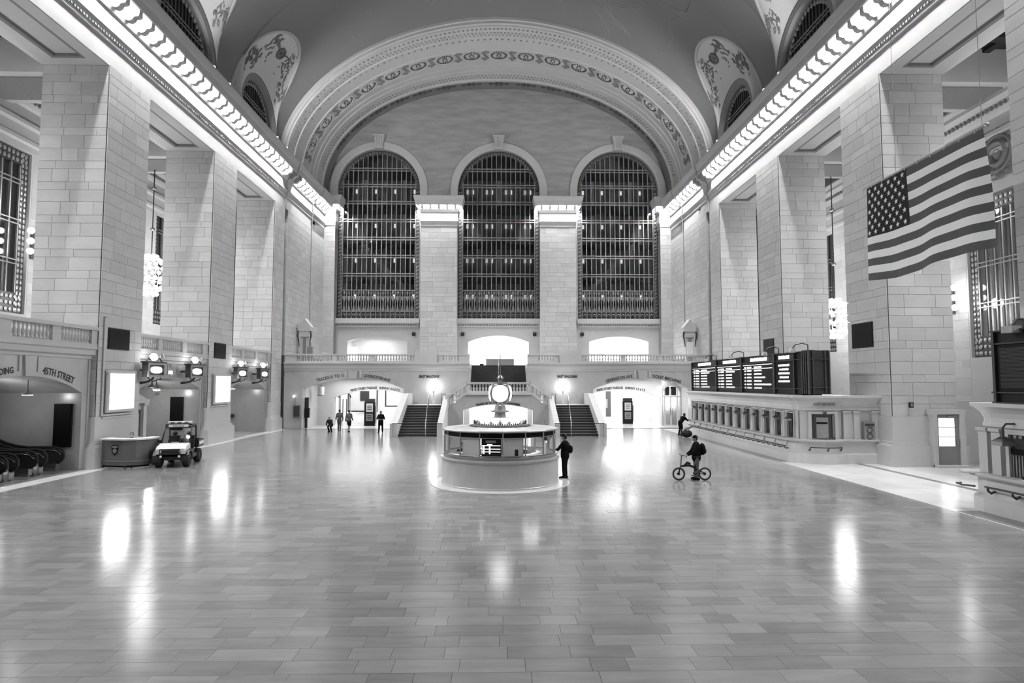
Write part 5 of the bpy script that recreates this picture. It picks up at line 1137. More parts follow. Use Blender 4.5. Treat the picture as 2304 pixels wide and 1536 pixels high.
# ================================================================ DEPARTURE BOARDS
def board(y0, y1, panels, lab, rows=True, z0=3.24, z1=5.42, x=15.0):
    o = root('departure_board', (x+.5, (y0+y1)/2, z0), 0, lab, 'board')
    MB().box(x+.05, x+1.0, y0, y1, z0, z1).build('case', 'black', o)
    for z in (z0, z0+.3, z1-.42, z1-.04): MB().box(x-.03, x+.06, y0, y1, z, z+.04).build('rail', 'iron', o)
    r4 = random.Random(4)
    for pa, pb in panels:
        MB().box(x+.0, x+.05, pa+.12, pb-.12, z0+.36, z1-.46).build('display', 'screen_black', o)
        for q in (pa, pb): MB().box(x-.05, x+.08, q-.05, q+.05, z0, z1).build('mullion', 'iron', o)
    return o
pn = [(43.3, 48.7), (38.75, 43.2), (34.15, 38.65), (31.75, 34.05)]
bdo = board(31.0, 48.8, pn, 'long black departure board with lit white lines on top of the ticket office')
def cells(par, y_far, y_near, z, h, x=14.985):
    # a lit word made of small cells; reads from the far end towards the near end
    mb = MB(); y = y_far; r = random.Random(int(y_far*100+z*1000))
    while y > y_near+.05:
        w = min(.13, y-y_near); mb.box(x-.012, x+.01, y-w+.035, y, z, z+h*r.choice((1, 1, .92))); y -= w
    mb.build('lit_word', 'text_lit', par)
for (a, b) in pn[:3]:
    L = b-a; cells(bdo, b-L*.3, b-L*.82, 5.1, .2)
    cols = ((.10, .15), (.19, .33), (.42, .66))
    for j in range(7):
        z = 4.72-.2*j
        for ci, (c0, c1) in enumerate(cols):
            e = c1+((.1 if (j*7+int(a)) % 5 == 0 else 0)+(.3 if a < 36 and j == 5 else 0) if ci == 2 else 0); cells(bdo, b-L*c0, b-L*min(e, .93), z, .085)
        if j == 0: MB().box(14.98, 15.0, a+.2, b-.2, 4.66, 4.69).build('lit_line', 'text_lit', bdo); MB().box(14.98, 15.0, a+.2, b-.2, 4.88, 4.91).build('lit_line', 'text_lit', bdo)
a, b = pn[3]; cells(bdo, b-.55, a+.5, 5.1, .18)
for j, (c0, c1) in enumerate(((.5, .45), (.65, .6), (.5, .48), (.65, .58), (.5, .45))): cells(bdo, b-c0, a+c1, 4.72-.21*j, .1)
MB().box(15.02, 16.0, 30.3, 31.0, 3.3, 5.42).build('end_case', 'iron', bdo)
for x in (15.0, 15.2, 15.8, 16.0): MB().box(x-.03, x+.03, 30.22, 30.32, 3.3, 5.42).build('end_bar', 'bronze', bdo)
for z in (3.6, 4.98): MB().box(14.97, 16.03, 30.24, 30.3, z, z+.05).build('end_rail', 'bronze', bdo)
for y in (30.5, 30.7, 30.9): MB().box(14.96, 15.03, y-.03, y+.03, 3.3, 5.42).build('end_bar', 'bronze', bdo)
for i, y in enumerate((44.6, 39.6, 34.6, 31.3)):
    o = root('spotlight_arm', (15.3, y, 5.42), 0, f'{["farthest", "second farthest", "second nearest", "nearest"][i]} small spotlight arm on top of the departure board', 'lamp', 'spotlights on the departure board')
    MB().tube([(15.5, y, 5.4), (15.5, y, 5.75), (15.2, y, 5.85), (14.85, y, 5.75), (14.7, y, 5.55)], .03, 6).build('arm', 'bronze', o); MB().lathe([(0, .15), (.12, .12), (.17, -.06), (0, -.06)], (14.7, y, 5.42), 10).build('head', 'bronze_light', o)
    MB().box(15.3, 15.7, y-.3, y+.3, 5.4, 5.48).build('base', 'bronze', o)
nbo = board(8, 18.95, [(14.2, 17.3), (11, 14.2), (17.4, 18.8)], 'black departure board on the near booth at the right edge', z0=3.24, z1=5.42)
for j, (a, b, z) in enumerate(((15.0, 16.9, 4.85), (15.2, 17.0, 4.6), (15.0, 16.95, 4.35), (15.0, 17.05, 4.1))): cells(nbo, b, a, z, .14)
lv = MB()
for k in range(30): lv.box(14.99, 15.03, 17.6, 18.6, 3.7+k*.04, 3.72+k*.04)
lv.build('louvre', 'iron', nbo, stuff=True)
o = root('spotlight_arm', (15.2, 18.0, 5.42), 0, 'small spotlight arm on top of the near right board', 'lamp'); MB().tube([(15.4, 18.0, 5.4), (15.4, 18.0, 5.7), (15.1, 18.0, 5.72), (14.9, 18.0, 5.5)], .04, 6).build('arm', 'bronze', o); MB().box(14.75, 15.05, 17.8, 18.2, 5.3, 5.5).build('head', 'bronze_light', o); MB().box(15.2, 15.6, 17.7, 18.3, 5.4, 5.7).build('base', 'bronze', o)
# ================================================================ INFORMATION BOOTH WITH CLOCK
BX, BY = .03, 24.95
b = root('information_booth', (BX, BY, 0), 0, 'round marble information booth with a ring of windows in the middle of the hall', 'booth')
C = (BX, BY, 0)
MB().lathe([(2.72, -.005), (2.72, .012), (2.68, .018), (2.2, .018)], C, 64).build('floor_ring', 'floor_border', b)
MB().lathe([(2.27, 0), (2.27, .06), (2.25, .08), (2.25, .93), (2.29, .96), (2.31, 1.0), (2.31, 1.04), (2.2, 1.05)], C, 64).build('base', 'marble', b, smooth=False)
MB().lathe([(2.2, 1.04), (2.2, 1.1), (2.24, 1.12), (2.24, 1.17), (2.1, 1.18), (1.6, 1.18)], C, 64).build('metal_sill', 'steel', b)
NF = 16; A0 = -pi/2+radians(2.4)
def bp(k, r, z): a = A0+2*pi*k/NF; return Vector((BX+r*cos(a), BY+r*sin(a), z))
for k in range(NF):
    MB().tube([bp(k, 2.16, 1.17), bp(k, 2.16, 2.1)], .028, 6).build('mullion', 'steel', b)
    MB().add([bp(k, 2.14, 1.2), bp(k+1, 2.14, 1.2), bp(k+1, 2.14, 1.86), bp(k, 2.14, 1.86)], [(0,1,2,3)]).build('pane', 'glass', b)
    MB().add([bp(k, 2.15, 1.86), bp(k+1, 2.15, 1.86), bp(k+1, 2.15, 2.06), bp(k, 2.15, 2.06)], [(0,1,2,3)]).build('header', 'screen_black', b)
    MB().tube([bp(k, 2.16, 1.2), bp(k+1, 2.16, 1.2)], .022, 6).tube([bp(k, 2.16, 1.86), bp(k+1, 2.16, 1.86)], .016, 6).build('frame', 'steel', b)
    MB().prism([bp(k+.02, 2.26, 2.07), bp(k+.98, 2.26, 2.07), bp(k+.98, .9, 2.16), bp(k+.02, .9, 2.16)], (0, 0, .03)).build('roof_panel', 'plain_stone', b)
    MB().tube([bp(k, 2.28, 2.08), bp(k, .9, 2.185)], .022, 6).build('roof_rib', 'bronze_light', b)
    MB().tube([bp(k, 2.27, 2.08), bp(k+1, 2.27, 2.08)], .035, 6).build('eave', 'bronze_light', b)
MB().lathe([(1.2, 2.13), (1.2, 2.2), (0, 2.2)], C, 32).build('roof_centre', 'bronze', b)
# inside the booth: central column wall, notice panels
MB().lathe([(.55, .0), (.55, 2.1)], C, 16).build('core', 'grey', b)
def panel(k0, k1, r, z0, z1, nm, m): return MB().add([bp(k0, r, z0), bp(k1, r, z0), bp(k1, r, z1), bp(k0, r, z1)], [(0,1,2,3)]).build(nm, m, b)
panel(-2+.06, -1-.06, 2.1, 1.2, 1.84, 'map_panel', 'white'); panel(-1+.06, -.06, 2.1, 1.2, 1.86, 'schedule_panel', 'screen_black'); panel(.06, .94, 2.1, 1.2, 1.84, 'white_panel', 'white')
for j, z in enumerate((1.58, 1.46, 1.36)): panel(-.92+.1*0, -.1, 2.105+.01, z, z+.028, 'lit_line', 'text_lit')
for k0, k1, z0, z1 in ((-.93, -.9, 1.3, 1.58), (-.86, -.8, 1.3, 1.58), (-.6, -.54, 1.3, 1.66), (-.68, -.46, 1.6, 1.66)): panel(k0, k1, 2.115, z0, z1, 'lit_line', 'text_lit')
panel(-.74, -.3, 2.115, 1.7, 1.78, 'sign_strip', 'grey'); panel(.55, .7, 2.08, 1.2, 1.45, 'small_screen', 'black'); panel(1.2, 1.7, 2.0, 1.3, 1.52, 'notice', 'plain_stone'); panel(1.35, 1.5, 1.9, 1.52, 1.82, 'light_slot', 'text_lit')
panel(2.2, 2.5, 2.02, 1.2, 1.7, 'poster', 'white'); panel(2.6, 2.7, 2.0, 1.2, 1.62, 'poster', 'grey'); panel(-4.0, -3.2, 2.1, 1.25, 1.8, 'poster', 'white')
for k, m in ((2.55, 'lightbox'), (2.7, 'lightbox')): p = bp(k, 1.95, 1.62); MB().sphere(p, .035, 8, 6).build('desk_lamp', m, b)
MB().lathe([(1.9, 1.1), (1.9, 1.16), (1.3, 1.16)], C, 32).build('counter', 'plain_stone', b)
# spiky cresting ring on the roof
cr = MB(); 
for k in range(72):
    a = 2*pi*k/72; r = 1.02; x, y = BX+r*cos(a), BY+r*sin(a); h = .2+.05*(k % 3 == 0)
    cr.add([(x-.035*sin(a), y+.035*cos(a), 2.22), (x+.035*sin(a), y-.035*cos(a), 2.22), (x+.03*cos(a), y+.03*sin(a), 2.22+h*.4), (x, y, 2.22+h)], [(0,1,3),(1,2,3),(2,0,3)])
cr.build('cresting', 'bronze', b, stuff=True); MB().lathe([(1.08, 2.17), (1.08, 2.24), (1.0, 2.26), (.95, 2.2)], C, 40).build('cresting_base', 'bronze_light', b)
# clock on its pedestal
ck = root('clock', (BX, BY, 2.2), 0, 'four-faced brass clock with glowing dials on top of the round booth', 'clock')
MB().lathe([(.78, 2.2), (.78, 2.26), (.72, 2.28), (.72, 2.36), (.62, 2.4), (.3, 2.42), (.0, 2.42)], C, 24).build('lamp_plinth', 'bronze_light', ck)
for k in range(12):
    a = 2*pi*(k+.5)/12; MB().sphere((BX+.66*cos(a), BY+.66*sin(a), 2.33), (.13, .13, .1), 10, 8).build('lamp_globe', 'globe', ck, smooth=True)
MB().lathe([(.72, 2.42), (.76, 2.45), (.72, 2.48), (.2, 2.5)], C, 24).build('lamp_cover', 'white', ck)
MB().lathe([(.24, 2.48), (.22, 2.62), (.20, 2.68), (.36, 2.72), (.36, 2.75), (.24, 2.78), (.2, 2.95), (.17, 3.0), (.2, 3.03), (.2, 3.1), (.15, 3.14), (.12, 3.2)], C, 20).build('column', 'bronze_light', ck, smooth=False)
for k in range(8): a = 2*pi*k/8; MB().box(BX+.19*cos(a)-.02, BX+.19*cos(a)+.02, BY+.19*sin(a)-.02, BY+.19*sin(a)+.02, 3.03, 3.1).build('collar_stud', 'iron', ck)
zc = 3.44
MB().sphere((BX, BY, zc), (.36, .36, .38), 20, 12).build('case', 'brass', ck, smooth=True)
for k in range(4):
    a = -pi/2+k*pi/2; ax = Matrix.Rotation(a, 3, 'Z') @ Matrix.Rotation(pi/2, 3, 'Y')
    R = lambda r, h: (r, h)
    MB().lathe([(0, .46), (.16, .445), (.28, .40), (.325, .34)], (BX, BY, zc), 28, ax=ax).build('dial', 'dial', ck, smooth=True)
    MB().lathe([(.325, .33), (.35, .36), (.365, .33), (.35, .28)], (BX, BY, zc), 28, ax=ax).build('dial_rim', 'brass', ck, smooth=True)
    for m in range(12):
        q = 2*pi*m/12; v = ax @ Vector((.26*cos(q), .26*sin(q), .418)); MB().sphere((BX+v.x, BY+v.y, zc+v.z), .013, 6, 4).build('hour_mark', 'iron', ck)
    for ln, q, w in ((.15, 2.2, .012), (.22, .3, .009)):
        p0 = ax @ Vector((0, 0, .468)); p1 = ax @ Vector((-ln*cos(q), ln*sin(q), .45)); MB().tube([Vector((BX, BY, zc))+p0, Vector((BX, BY, zc))+p1], w, 4).build('hand', 'iron', ck)
for k in range(4):
    a = -pi/4+k*pi/2; x, y = cos(a), sin(a)
    MB().tube([(BX+.2*x, BY+.2*y, zc-.36), (BX+.42*x, BY+.42*y, zc-.25), (BX+.5*x, BY+.5*y, zc), (BX+.42*x, BY+.42*y, zc+.28), (BX+.2*x, BY+.2*y, zc+.42)], [.05, .06, .05, .06, .05], 8).build('corner_strap', 'brass', ck, smooth=True)
MB().lathe([(.34, zc+.28), (.36, zc+.33), (.28, zc+.4), (.16, zc+.45), (.06, zc+.47), (.05, zc+.5), (.11, zc+.54), (.13, zc+.6), (.08, zc+.66), (.03, zc+.72), (.0, zc+.75)], C, 20).build('cap', 'brass', ck, smooth=True)
MB().tube([(BX, BY, zc+.72), (BX, BY, 4.98)], .016, 6).build('rod', 'steel', ck)
# ================================================================ FLAG
FX = 15.0; FY0, FY1 = 25.0, 18.8; FZ = 11.76; FHt = 3.78
fg = root('flag', (FX, 21.9, 12), 0, 'large striped flag with starred corner hanging from a pole, right side', 'flag')
def FP(u, v):   # u 0..1 from the starred end, v 0..1 down
    y = FY0+(FY1-FY0)*u; sag = .05*sin(u*pi)*v
    return Vector((FX-.10*sin(u*9+v*2)*v**.7-.05*sin(u*23)*v+.12*max(u-.9, 0)*10*sin(v*3), y+(.16*v if u < .05 else 0)*0-.06*v, FZ-.02-FHt*v*(1+.02*sin(u*6))-sag))
def patch(u0, u1, v0, v1, nu, nv, nm, m, off=0.):
    mb = MB(); mb.sweep([[FP(u0+(u1-u0)*i/nu, v0+(v1-v0)*j/nv)+Vector((off, 0, 0)) for j in range(nv+1)] for i in range(nu+1)]); return mb.build(nm, m, fg, smooth=True)
for k in range(13):
    patch(.4 if k < 7 else 0, 1, k/13, (k+1)/13, 40, 3, 'stripe', 'flag_red' if k % 2 == 0 else 'flag_white')
cn = patch(0, .4, 0, 7/13, 20, 12, 'canton', 'flag_blue')
for s_ in (-1,):
    for r in range(9):
        for c in range(6 if r % 2 == 0 else 5):
            u = .4*(c*2+1+(r % 2))/12; v = (7/13)*(r+.75)/9.5; p = FP(u, v); sm = MB(); pt = []
            for k in range(10):
                rad = .115 if k % 2 == 0 else .046; a = pi/2+k*pi/5; pt.append((p.x-.02, p.y+rad*cos(a), p.z+rad*sin(a)))
            sm.prism(pt, (.004, 0, 0)); sm.build('star', 'flag_white', fg)
MB().tube([(FX, FY0+.25, FZ+.02), (FX, FY1-.12, FZ+.02)], .035, 8).build('pole', 'steel', fg)
MB().lathe([(.0, -.1), (.06, -.05), (.07, 0), (.0, .1)], (FX, FY1-.18, FZ+.02), 8, ax=Matrix.Rotation(pi/2, 3, 'X')).build('finial', 'steel', fg)
for k in range(9): y = FY0+(FY1-FY0)*(k+.5)/9; MB().tube([(FX, y, FZ-.05), (FX, y+.05, FZ+.06)], .012, 4).build('tie', 'white', fg)
for y in (FY1+.05, FY0-1.9): MB().tube([(FX, y, FZ), (FX, y, vz(FX)-.02)], .009, 4).build('wire', 'steel', fg)
# ================================================================ CHANDELIERS and sconces in the aisles
bl = MB().sphere((0, 0, 0), .14, 8, 6).mesh('bulb', 'globe', True)
def chandelier(x, y, z, zt, lab):
    o = root('chandelier', (x, y, z), 0, lab, 'chandelier')
    MB().tube([(x, y, z+1.2), (x, y, zt)], .035, 6).build('rod', 'iron', o)
    for q in (.25, .62): zz = z+1.2+(zt-z-1.2)*q; MB().sphere((x, y, zz), (.16, .16, .13), 10, 6).build('knob', 'steel', o, smooth=True)
    for t, r in ((-.85, .55), (-.3, .95), (.3, .95), (.85, .55)): MB().lathe([(r-.06, -.05), (r, 0), (r-.06, .05)], (x, y, z+t*1.15), 20).build('hoop', 'bronze_light', o)
    for k in range(8): a = k*pi/4; MB().tube([(x+.2*cos(a), y+.2*sin(a), z-1.2), (x+.8*cos(a), y+.8*sin(a), z-.7), (x+.98*cos(a), y+.98*sin(a), z), (x+.8*cos(a), y+.8*sin(a), z+.7), (x+.15*cos(a), y+.15*sin(a), z+1.2)], .03, 5).build('rib', 'bronze_light', o)
    for t, r, n in ((-1.2, .35, 7), (-.85, .72, 12), (-.3, 1.0, 16), (.3, 1.0, 16), (.85, .72, 12), (1.15, .3, 6)):
        for k in range(n):
            a = 2*pi*(k+.3*t)/n; q = bpy.data.objects.new('bulb', bl); COL.objects.link(q); q.parent = o; q.location = (r*1.06*cos(a), r*1.06*sin(a), t*1.08)
    MB().lathe([(0, -1.45), (.1, -1.35), (.22, -1.2), (.25, -1.1)], (x, y, z), 12).build('bottom_finial', 'bronze_light', o)
chandelier(-23.4, 42.6, 11.1, 19.9, 'globe chandelier of many bulbs hanging behind the left pillars'); chandelier(23.4, 43.15, 8.33, 19.9, 'globe chandelier of many bulbs hanging behind the right pillars')
bl2 = MB().sphere((0, 0, 0), .17, 10, 8).mesh('globe', 'globe', True)
for s, y, z in ((-1, 33.7, 11.38), (1, 33.75, 8.5)):
    x = s*24.9; o = root('wall_sconce', (x, y, z), 0, f'bracket with three glowing globes in a column, {SIDE[s]} aisle wall', 'lamp')
    MB().box(s*25.4, s*25.52, y+.75, y+1.05, z-.8, z+.8).build('backplate', 'bronze', o)
    for dz_ in (-.55, 0, .55): MB().tube([(s*25.42, y+.9, z+dz_), (s*25.1, y+.5, z+dz_-.15), (x, y, z+dz_-.14)], .03, 6).build('arm', 'bronze', o)
    for dz_ in (-.55, 0, .55): q = bpy.data.objects.new('globe', bl2); COL.objects.link(q); q.parent = o; q.location = (0, 0, dz_)
# windows of the aisles: frames, bars, bright slats behind the glass
def aisle_window(s, yc, hw, z0, z1, lab, n, k, slat):
    x = s*25.7; o = root(f'window_{k}', (x, yc, z0), 0, lab, None, None, 'structure')
    MB().box(x+s*2.6, x+s*2.65, yc-hw-3, yc+hw+3, z0-1, z1+1).build('back_wall', slat, o); point('corridor_lamp', (x+s*1.2, yc+hw*.45, z0+2.2), 420 if s > 0 else 110, .2)
    g = MB()
    for a in ((yc-hw, yc-hw+.55, z0, z1), (yc+hw-.55, yc+hw, z0, z1), (yc-hw+.55, yc+hw-.55, z1-.75, z1), (yc-hw+.55, yc+hw-.55, z0, z0+1.1)): MB().box(x-s*.06, x, *a).build('frame', 'bronze', o); 
    yy = yc-hw+.2
    while yy < yc+hw:
        for zz in (z1-.55, z1-.22, z0+.2, z0+.55, z0+.9): g.sphere((x-s*.08, yy, zz), (.03, .12, .12), 6, 4)
        yy += .3
    zz = z0+.2
    while zz < z1:
        for q in (yc+hw-.4, yc+hw-.15, yc-hw+.2): g.sphere((x-s*.08, q, zz), (.03, .1, .12), 6, 4)
        zz += .3
    g.build('grille', 'bronze_light', o, stuff=True); w = (2*hw-1.1)/n
    pm = MB().box(-.01, .01, -w/2+.04, w/2-.04, 0, z1-z0-1.9).mesh('pane', 'glass'); sm = MB().box(-.05, .05, -w*.27, w*.27, 0, z1-z0-1.9).mesh('slat', 'grey'); bmm = MB().box(-.05, .05, -.04, .04, 0, z1-z0-1.9).mesh('window_bar', 'bronze_light')
    for i in range(n):
        y = yc-hw+.55+w*(i+.5)
        for me, nm, dx, dy in ((pm, 'pane', .0, 0), (sm, 'slat', .22, 0), (bmm, 'window_bar', -.04, w/2)):
            q = bpy.data.objects.new(nm, me); COL.objects.link(q); q.parent = o; q.location = (s*dx, y-yc+dy, 1.1)
    zz = z0+2.6
    while zz < z1-1:
        for d in (0, .22): MB().box(x-s*.12, x-s*.04, yc-hw+.5, yc+hw-.5, zz+d, zz+d+.06).build('window_rail', 'bronze_light', o)
        zz += 2.15
aisle_window(-1, 30.0, 4.25, 7.5, 16.25, 'tall bronze window of the left aisle at the edge of the picture', 12, 4, 'plain_stone')
aisle_window(1, 29.15, 4.25, 5.2, 13.6, 'tall bronze window of the right aisle behind the flag', 13, 5, 'hall_white')
aisle_window(-1, 51.4, 4.45, 8.2, 17.3, 'tall bronze window of the left aisle seen between the pillars beside the chandelier', 12, 6, 'plain_stone')
aisle_window(1, 51.3, 4.25, 6.2, 17.1, 'tall bronze window of the right aisle seen between the pillars beside the chandelier', 12, 7, 'plain_stone')
# carved cartouche over the right aisle window
o = root('cartouche', (25.3, 30.6, 13.9), 0, 'carved stone cartouche over the right aisle window behind the flag', 'carving')
MB().lathe([(.0, .10), (.22, .16), (.3, .04), (.42, .06), (.5, .24), (.62, .26), (.7, .08), (.8, .05), (.88, .2), (.96, .18), (1.0, 0)], (25.45, 30.9, 15.5), 20, ax=Matrix.Rotation(-pi/2, 3, 'Y')).build('shield', 'ornament', o, smooth=True)
r5 = random.Random(5); lv = MB()
for k in range(260):
    a = r5.uniform(0, 6.28); r = r5.uniform(.8, 1.5); y = 30.9+r*1.5*cos(a); z = 15.5+r*.85*sin(a); d = Vector((0, cos(a+1), sin(a+1))); e = Vector((0, -d.z, d.y)); p = Vector((25.42, y, z)); ln = r5.uniform(.12, .26)
    lv.add([p-d*ln, p+e*ln*.4, p+d*ln, p-e*ln*.4, p+Vector((-.16, 0, 0))], [(0,1,4),(1,2,4),(2,3,4),(3,0,4)])
lv.build('foliage', 'ornament', o, stuff=True)
# ================================================================ PEOPLE
def limb(mb, pts, rs, n=10, ry=1.0):
    """tapered limb: rounded tube through joints"""
    P = [Vector(p) for p in pts]; mb.tube(P, list(rs), n, True, ry)
    for p, r in zip(P, rs): mb.sphere(p, r*.98, n, 6)
def remesh(o, vox=.012, smooth=4):
    m = o.modifiers.new('remesh', 'REMESH'); m.mode = 'VOXEL'; m.voxel_size = vox; m.use_smooth_shade = True
    s = o.modifiers.new('smooth', 'SMOOTH'); s.iterations = smooth; s.factor = .5
    dg = bpy.context.evaluated_depsgraph_get(); me = bpy.data.meshes.new_from_object(o.evaluated_get(dg)); o.modifiers.clear(); o.data = me
    for p in me.polygons: p.use_smooth = True
def hand_into(mb, w, d, up, flip=1, curl=.6):
    """palm and five bent fingers; w wrist, d pointing direction, up back-of-hand normal"""
    w = Vector(w); d = Vector(d).normalized(); up = Vector(up); up = (up-d*up.dot(d)).normalized(); sd = d.cross(up)*flip
    c = w+d*.05; mb.sphere(c, 1.0, 10, 8, rot=Matrix((d*.052, sd*.042, up*.017)).transposed())
    for k, (off, ln) in enumerate(((-.030, .068), (-.010, .078), (.010, .072), (.030, .056))):
        p = w+d*.088+sd*off; dn = (d*cos(curl)-up*sin(curl)); d2 = (d*cos(curl*2.1)-up*sin(curl*2.1)); d3 = (d*cos(curl*2.9)-up*sin(curl*2.9))
        a = p+dn*ln*.5; b_ = a+d2*ln*.3; e = b_+d3*ln*.25
        limb(mb, [p-d*.02, p, a, b_, e], [.0095, .0092, .0088, .0082, .007], 6)
    t = w+d*.03-sd*.035; limb(mb, [t, t-sd*.022+d*.025-up*.005, t-sd*.018+d*.055-up*.018, t-sd*.006+d*.075-up*.026], [.014, .012, .011, .008], 6)
def person(loc, rz, label, J, skin='skin', top='cloth_black', legs='cloth_dark', shoe='cloth_black', hairm='hair', h=1.75, vox=.013, hat=None, long_top=.0, bag=None, wide=1.0, shorts=False, group=None, hands=True):
    """J: joints in metres for a 1.75 m figure facing +y: pelvis, chest, neck, head, l/r shoulder-elbow-wrist, hip-knee-ankle, toe"""
    k = h/1.75; r = root('person', loc, rz, label, 'person', group); S = lambda p: Vector(p)*k
    pe, ch, ne, hd = map(S, (J['pelvis'], J['chest'], J['neck'], J['head']))
    sl, sr = S(J['ls']), S(J['rs']); W_ = wide
    b = MB()
    limb(b, [pe-Vector((0, 0, .04)), pe+Vector((0, 0, .07)), (pe+ch)/2, ch, ch+(ne-ch)*.55], [.135*W_, .14*W_, .13*W_, .145*W_, .11*W_], 12)
    limb(b, [sl, (sl+sr)/2+Vector((0, 0, .01)), sr], [.06, .085, .06], 10); limb(b, [ch+(ne-ch)*.5, ne, hd-Vector((0, 0, .05))], [.075, .055, .055], 10)
    b.sphere(hd+Vector((0, .0, .02)), (.074, .092, .112), 16, 12); b.sphere(hd+Vector((0, .035, -.055)), (.055, .06, .055), 12, 8)
    f = hd; b.tube([f+Vector((0, .09, .015)), f+Vector((0, .112, -.02)), f+Vector((0, .088, -.03))], [.010, .016, .012], 6)
    for q in (-1, 1): b.sphere(f+Vector((q*.076, -.005, -.005)), (.014, .022, .034), 8, 6); b.sphere(f+Vector((q*.03, .078, .018)), (.02, .014, .012), 8, 6)
    b.sphere(f+Vector((0, .086, -.062)), (.026, .012, .009), 8, 6)
    for a in 'lr':
        s_, e, w = S(J[a+'s']), S(J[a+'e']), S(J[a+'w']); hp, kn, an, to_ = S(J[a+'h']), S(J[a+'k']), S(J[a+'a']), S(J[a+'t'])
        limb(b, [s_, (s_+e)/2, e, (e+w)/2, w], [.056, .05, .041, .038, .029], 10)
        limb(b, [hp, (hp+kn)/2, kn, kn+(an-kn)*.35, an], [.088, .078, .056, .055, .04], 10)
        if hands: hand_into(b, w, (w-e), J.get(a+'up', (1 if a == 'r' else -1, 0, .1)), 1 if a == 'l' else -1, J.get(a+'curl', .5))
        limb(b, [an-Vector((0, 0, .02)), (an+to_)/2-Vector((0, 0, .02)), to_], [.042, .04, .03], 8)
    o = link('body', b.mesh('body', skin), r); remesh(o, vox*k if vox < .012 else vox, 3)
    # clothes
    c = MB(); g = .016
    limb(c, [pe-Vector((0, 0, .02+long_top)), pe+Vector((0, 0, .08)), (pe+ch)/2, ch, ch+(ne-ch)*.6], [.16*W_+long_top*.1, .165*W_, .155*W_, .168*W_, .115*W_], 14)
    limb(c, [sl, (sl+sr)/2+Vector((0, 0, .01)), sr], [.078, .105, .078], 12)
    for a in 'lr':
        s_, e, w = S(J[a+'s']), S(J[a+'e']), S(J[a+'w'])
        ee = w+(e-w)*.06 if not J.get('short_sleeve') else e
        limb(c, [s_, (s_+e)/2, e, (e+ee)/2, ee], [.08, .072, .062, .056, .046] if ee != e else [.08, .074, .066, .066, .066], 10)
    o = link('jacket', c.mesh('jacket', top), r); remesh(o, .016, 5)
    t = MB()
    limb(t, [pe+Vector((0, 0, .08)), pe-Vector((0, 0, .05))], [.152*W_, .15*W_], 12)
    for a in 'lr':
        hp, kn, an = S(J[a+'h']), S(J[a+'k']), S(J[a+'a'])
        if shorts: limb(t, [hp, (hp+kn)/2, kn+(hp-kn)*.1], [.108, .1, .092], 10)
        else: limb(t, [hp, (hp+kn)/2, kn, kn+(an-kn)*.4, an+(kn-an)*.08], [.105, .095, .075, .072, .066], 10)
    o = link('trousers', t.mesh('trousers', legs), r); remesh(o, .015, 4)
    for a in 'lr':
        an, to_ = S(J[a+'a']), S(J[a+'t']); d = (to_-an); d.z = 0; d.normalize(); m_ = MB()
        z0 = J.get(a+'z', 0)*k
        hl = Vector((an.x, an.y, z0+.05))-d*.05; tp = Vector((to_.x, to_.y, z0+.04))+d*.02
        limb(m_, [hl, (hl+tp)/2+Vector((0, 0, .01)), tp], [.05, .05, .04], 10, 1.0)
        m_.v = [(x, y, max(z, z0+.0)) for x, y, z in m_.v]; link('shoe', m_.mesh('shoe', shoe, True), r)
    hm = MB(); hm.sphere(hd+Vector((0, -.018, .045)), (.083, .094, .095), 14, 10); hm.sphere(hd+Vector((0, -.05, -.01)), (.076, .06, .08), 12, 8); link('hair', hm.mesh('hair', hairm, True), r)
    if hat == 'cap': cm = MB(); cm.lathe([(.088, .03), (.09, .07), (.07, .12), (.0, .14)], hd, 14); cm.lathe([(.0, .045), (.12, .04), (.125, .05), (0, .055)], hd+Vector((0, .03, 0)), 14, 0.2, pi-.2); link('cap', cm.mesh('cap', 'cloth_black', True), r)
    if hat == 'mask': mm = MB(); mm.sphere(hd+Vector((0, .055, -.05)), (.06, .05, .045), 10, 8); link('face_mask', mm.mesh('face_mask', 'white', True), r)
    if bag == 'pack': pm_ = MB(); c_ = (pe+ch)/2+Vector((0, -.24, .1)); pm_.sphere(c_, (.17, .13, .24), 14, 10); pm_.sphere(c_+Vector((0, -.08, -.08)), (.13, .08, .12), 10, 8); link('backpack', pm_.mesh('backpack', 'cloth_black', True), r)
    if bag == 'sling': pm_ = MB(); c_ = pe+Vector((.1, -.2, .22)); pm_.sphere(c_, (.12, .1, .17), 12, 8); pm_.tube([c_+Vector((0, .05, .15)), ch+Vector((.05, -.16, .1)), sl+Vector((.04, 0, .1)), ch+Vector((-.04, .17, 0))], .018, 6); link('shoulder_bag', pm_.mesh('shoulder_bag', 'cloth_black', True), r)
    return r
STAND = dict(pelvis=(0, 0, .93), chest=(0, 0, 1.28), neck=(0, 0, 1.47), head=(0, .02, 1.62), ls=(-.18, 0, 1.40), rs=(.18, 0, 1.40), le=(-.25, -.02, 1.12), re=(.25, -.02, 1.12), lw=(-.24, .07, .88), rw=(.24, .07, .88),
    lh=(-.09, 0, .90), rh=(.09, 0, .90), lk=(-.10, .02, .50), rk=(.10, .02, .50), la=(-.11, 0, .09), ra=(.11, 0, .09), lt=(-.13, .15, .04), rt=(.13, .15, .04))
def pose(**k): d = dict(STAND); d.update(k); return d
# man leaning a hand on the booth
person((2.66, 25.75, 0), radians(62), 'man in black with a cap and shoulder bag resting a hand on the booth counter', pose(lw=(-.16, .44, 1.12), le=(-.26, .2, 1.14), lup=(0, .2, 1), lcurl=.2, rw=(.24, .06, .9), chest=(0, -.01, 1.28)), hat='cap', bag='sling', h=1.78, legs='cloth_black', wide=1.08, vox=.010, long_top=.06)
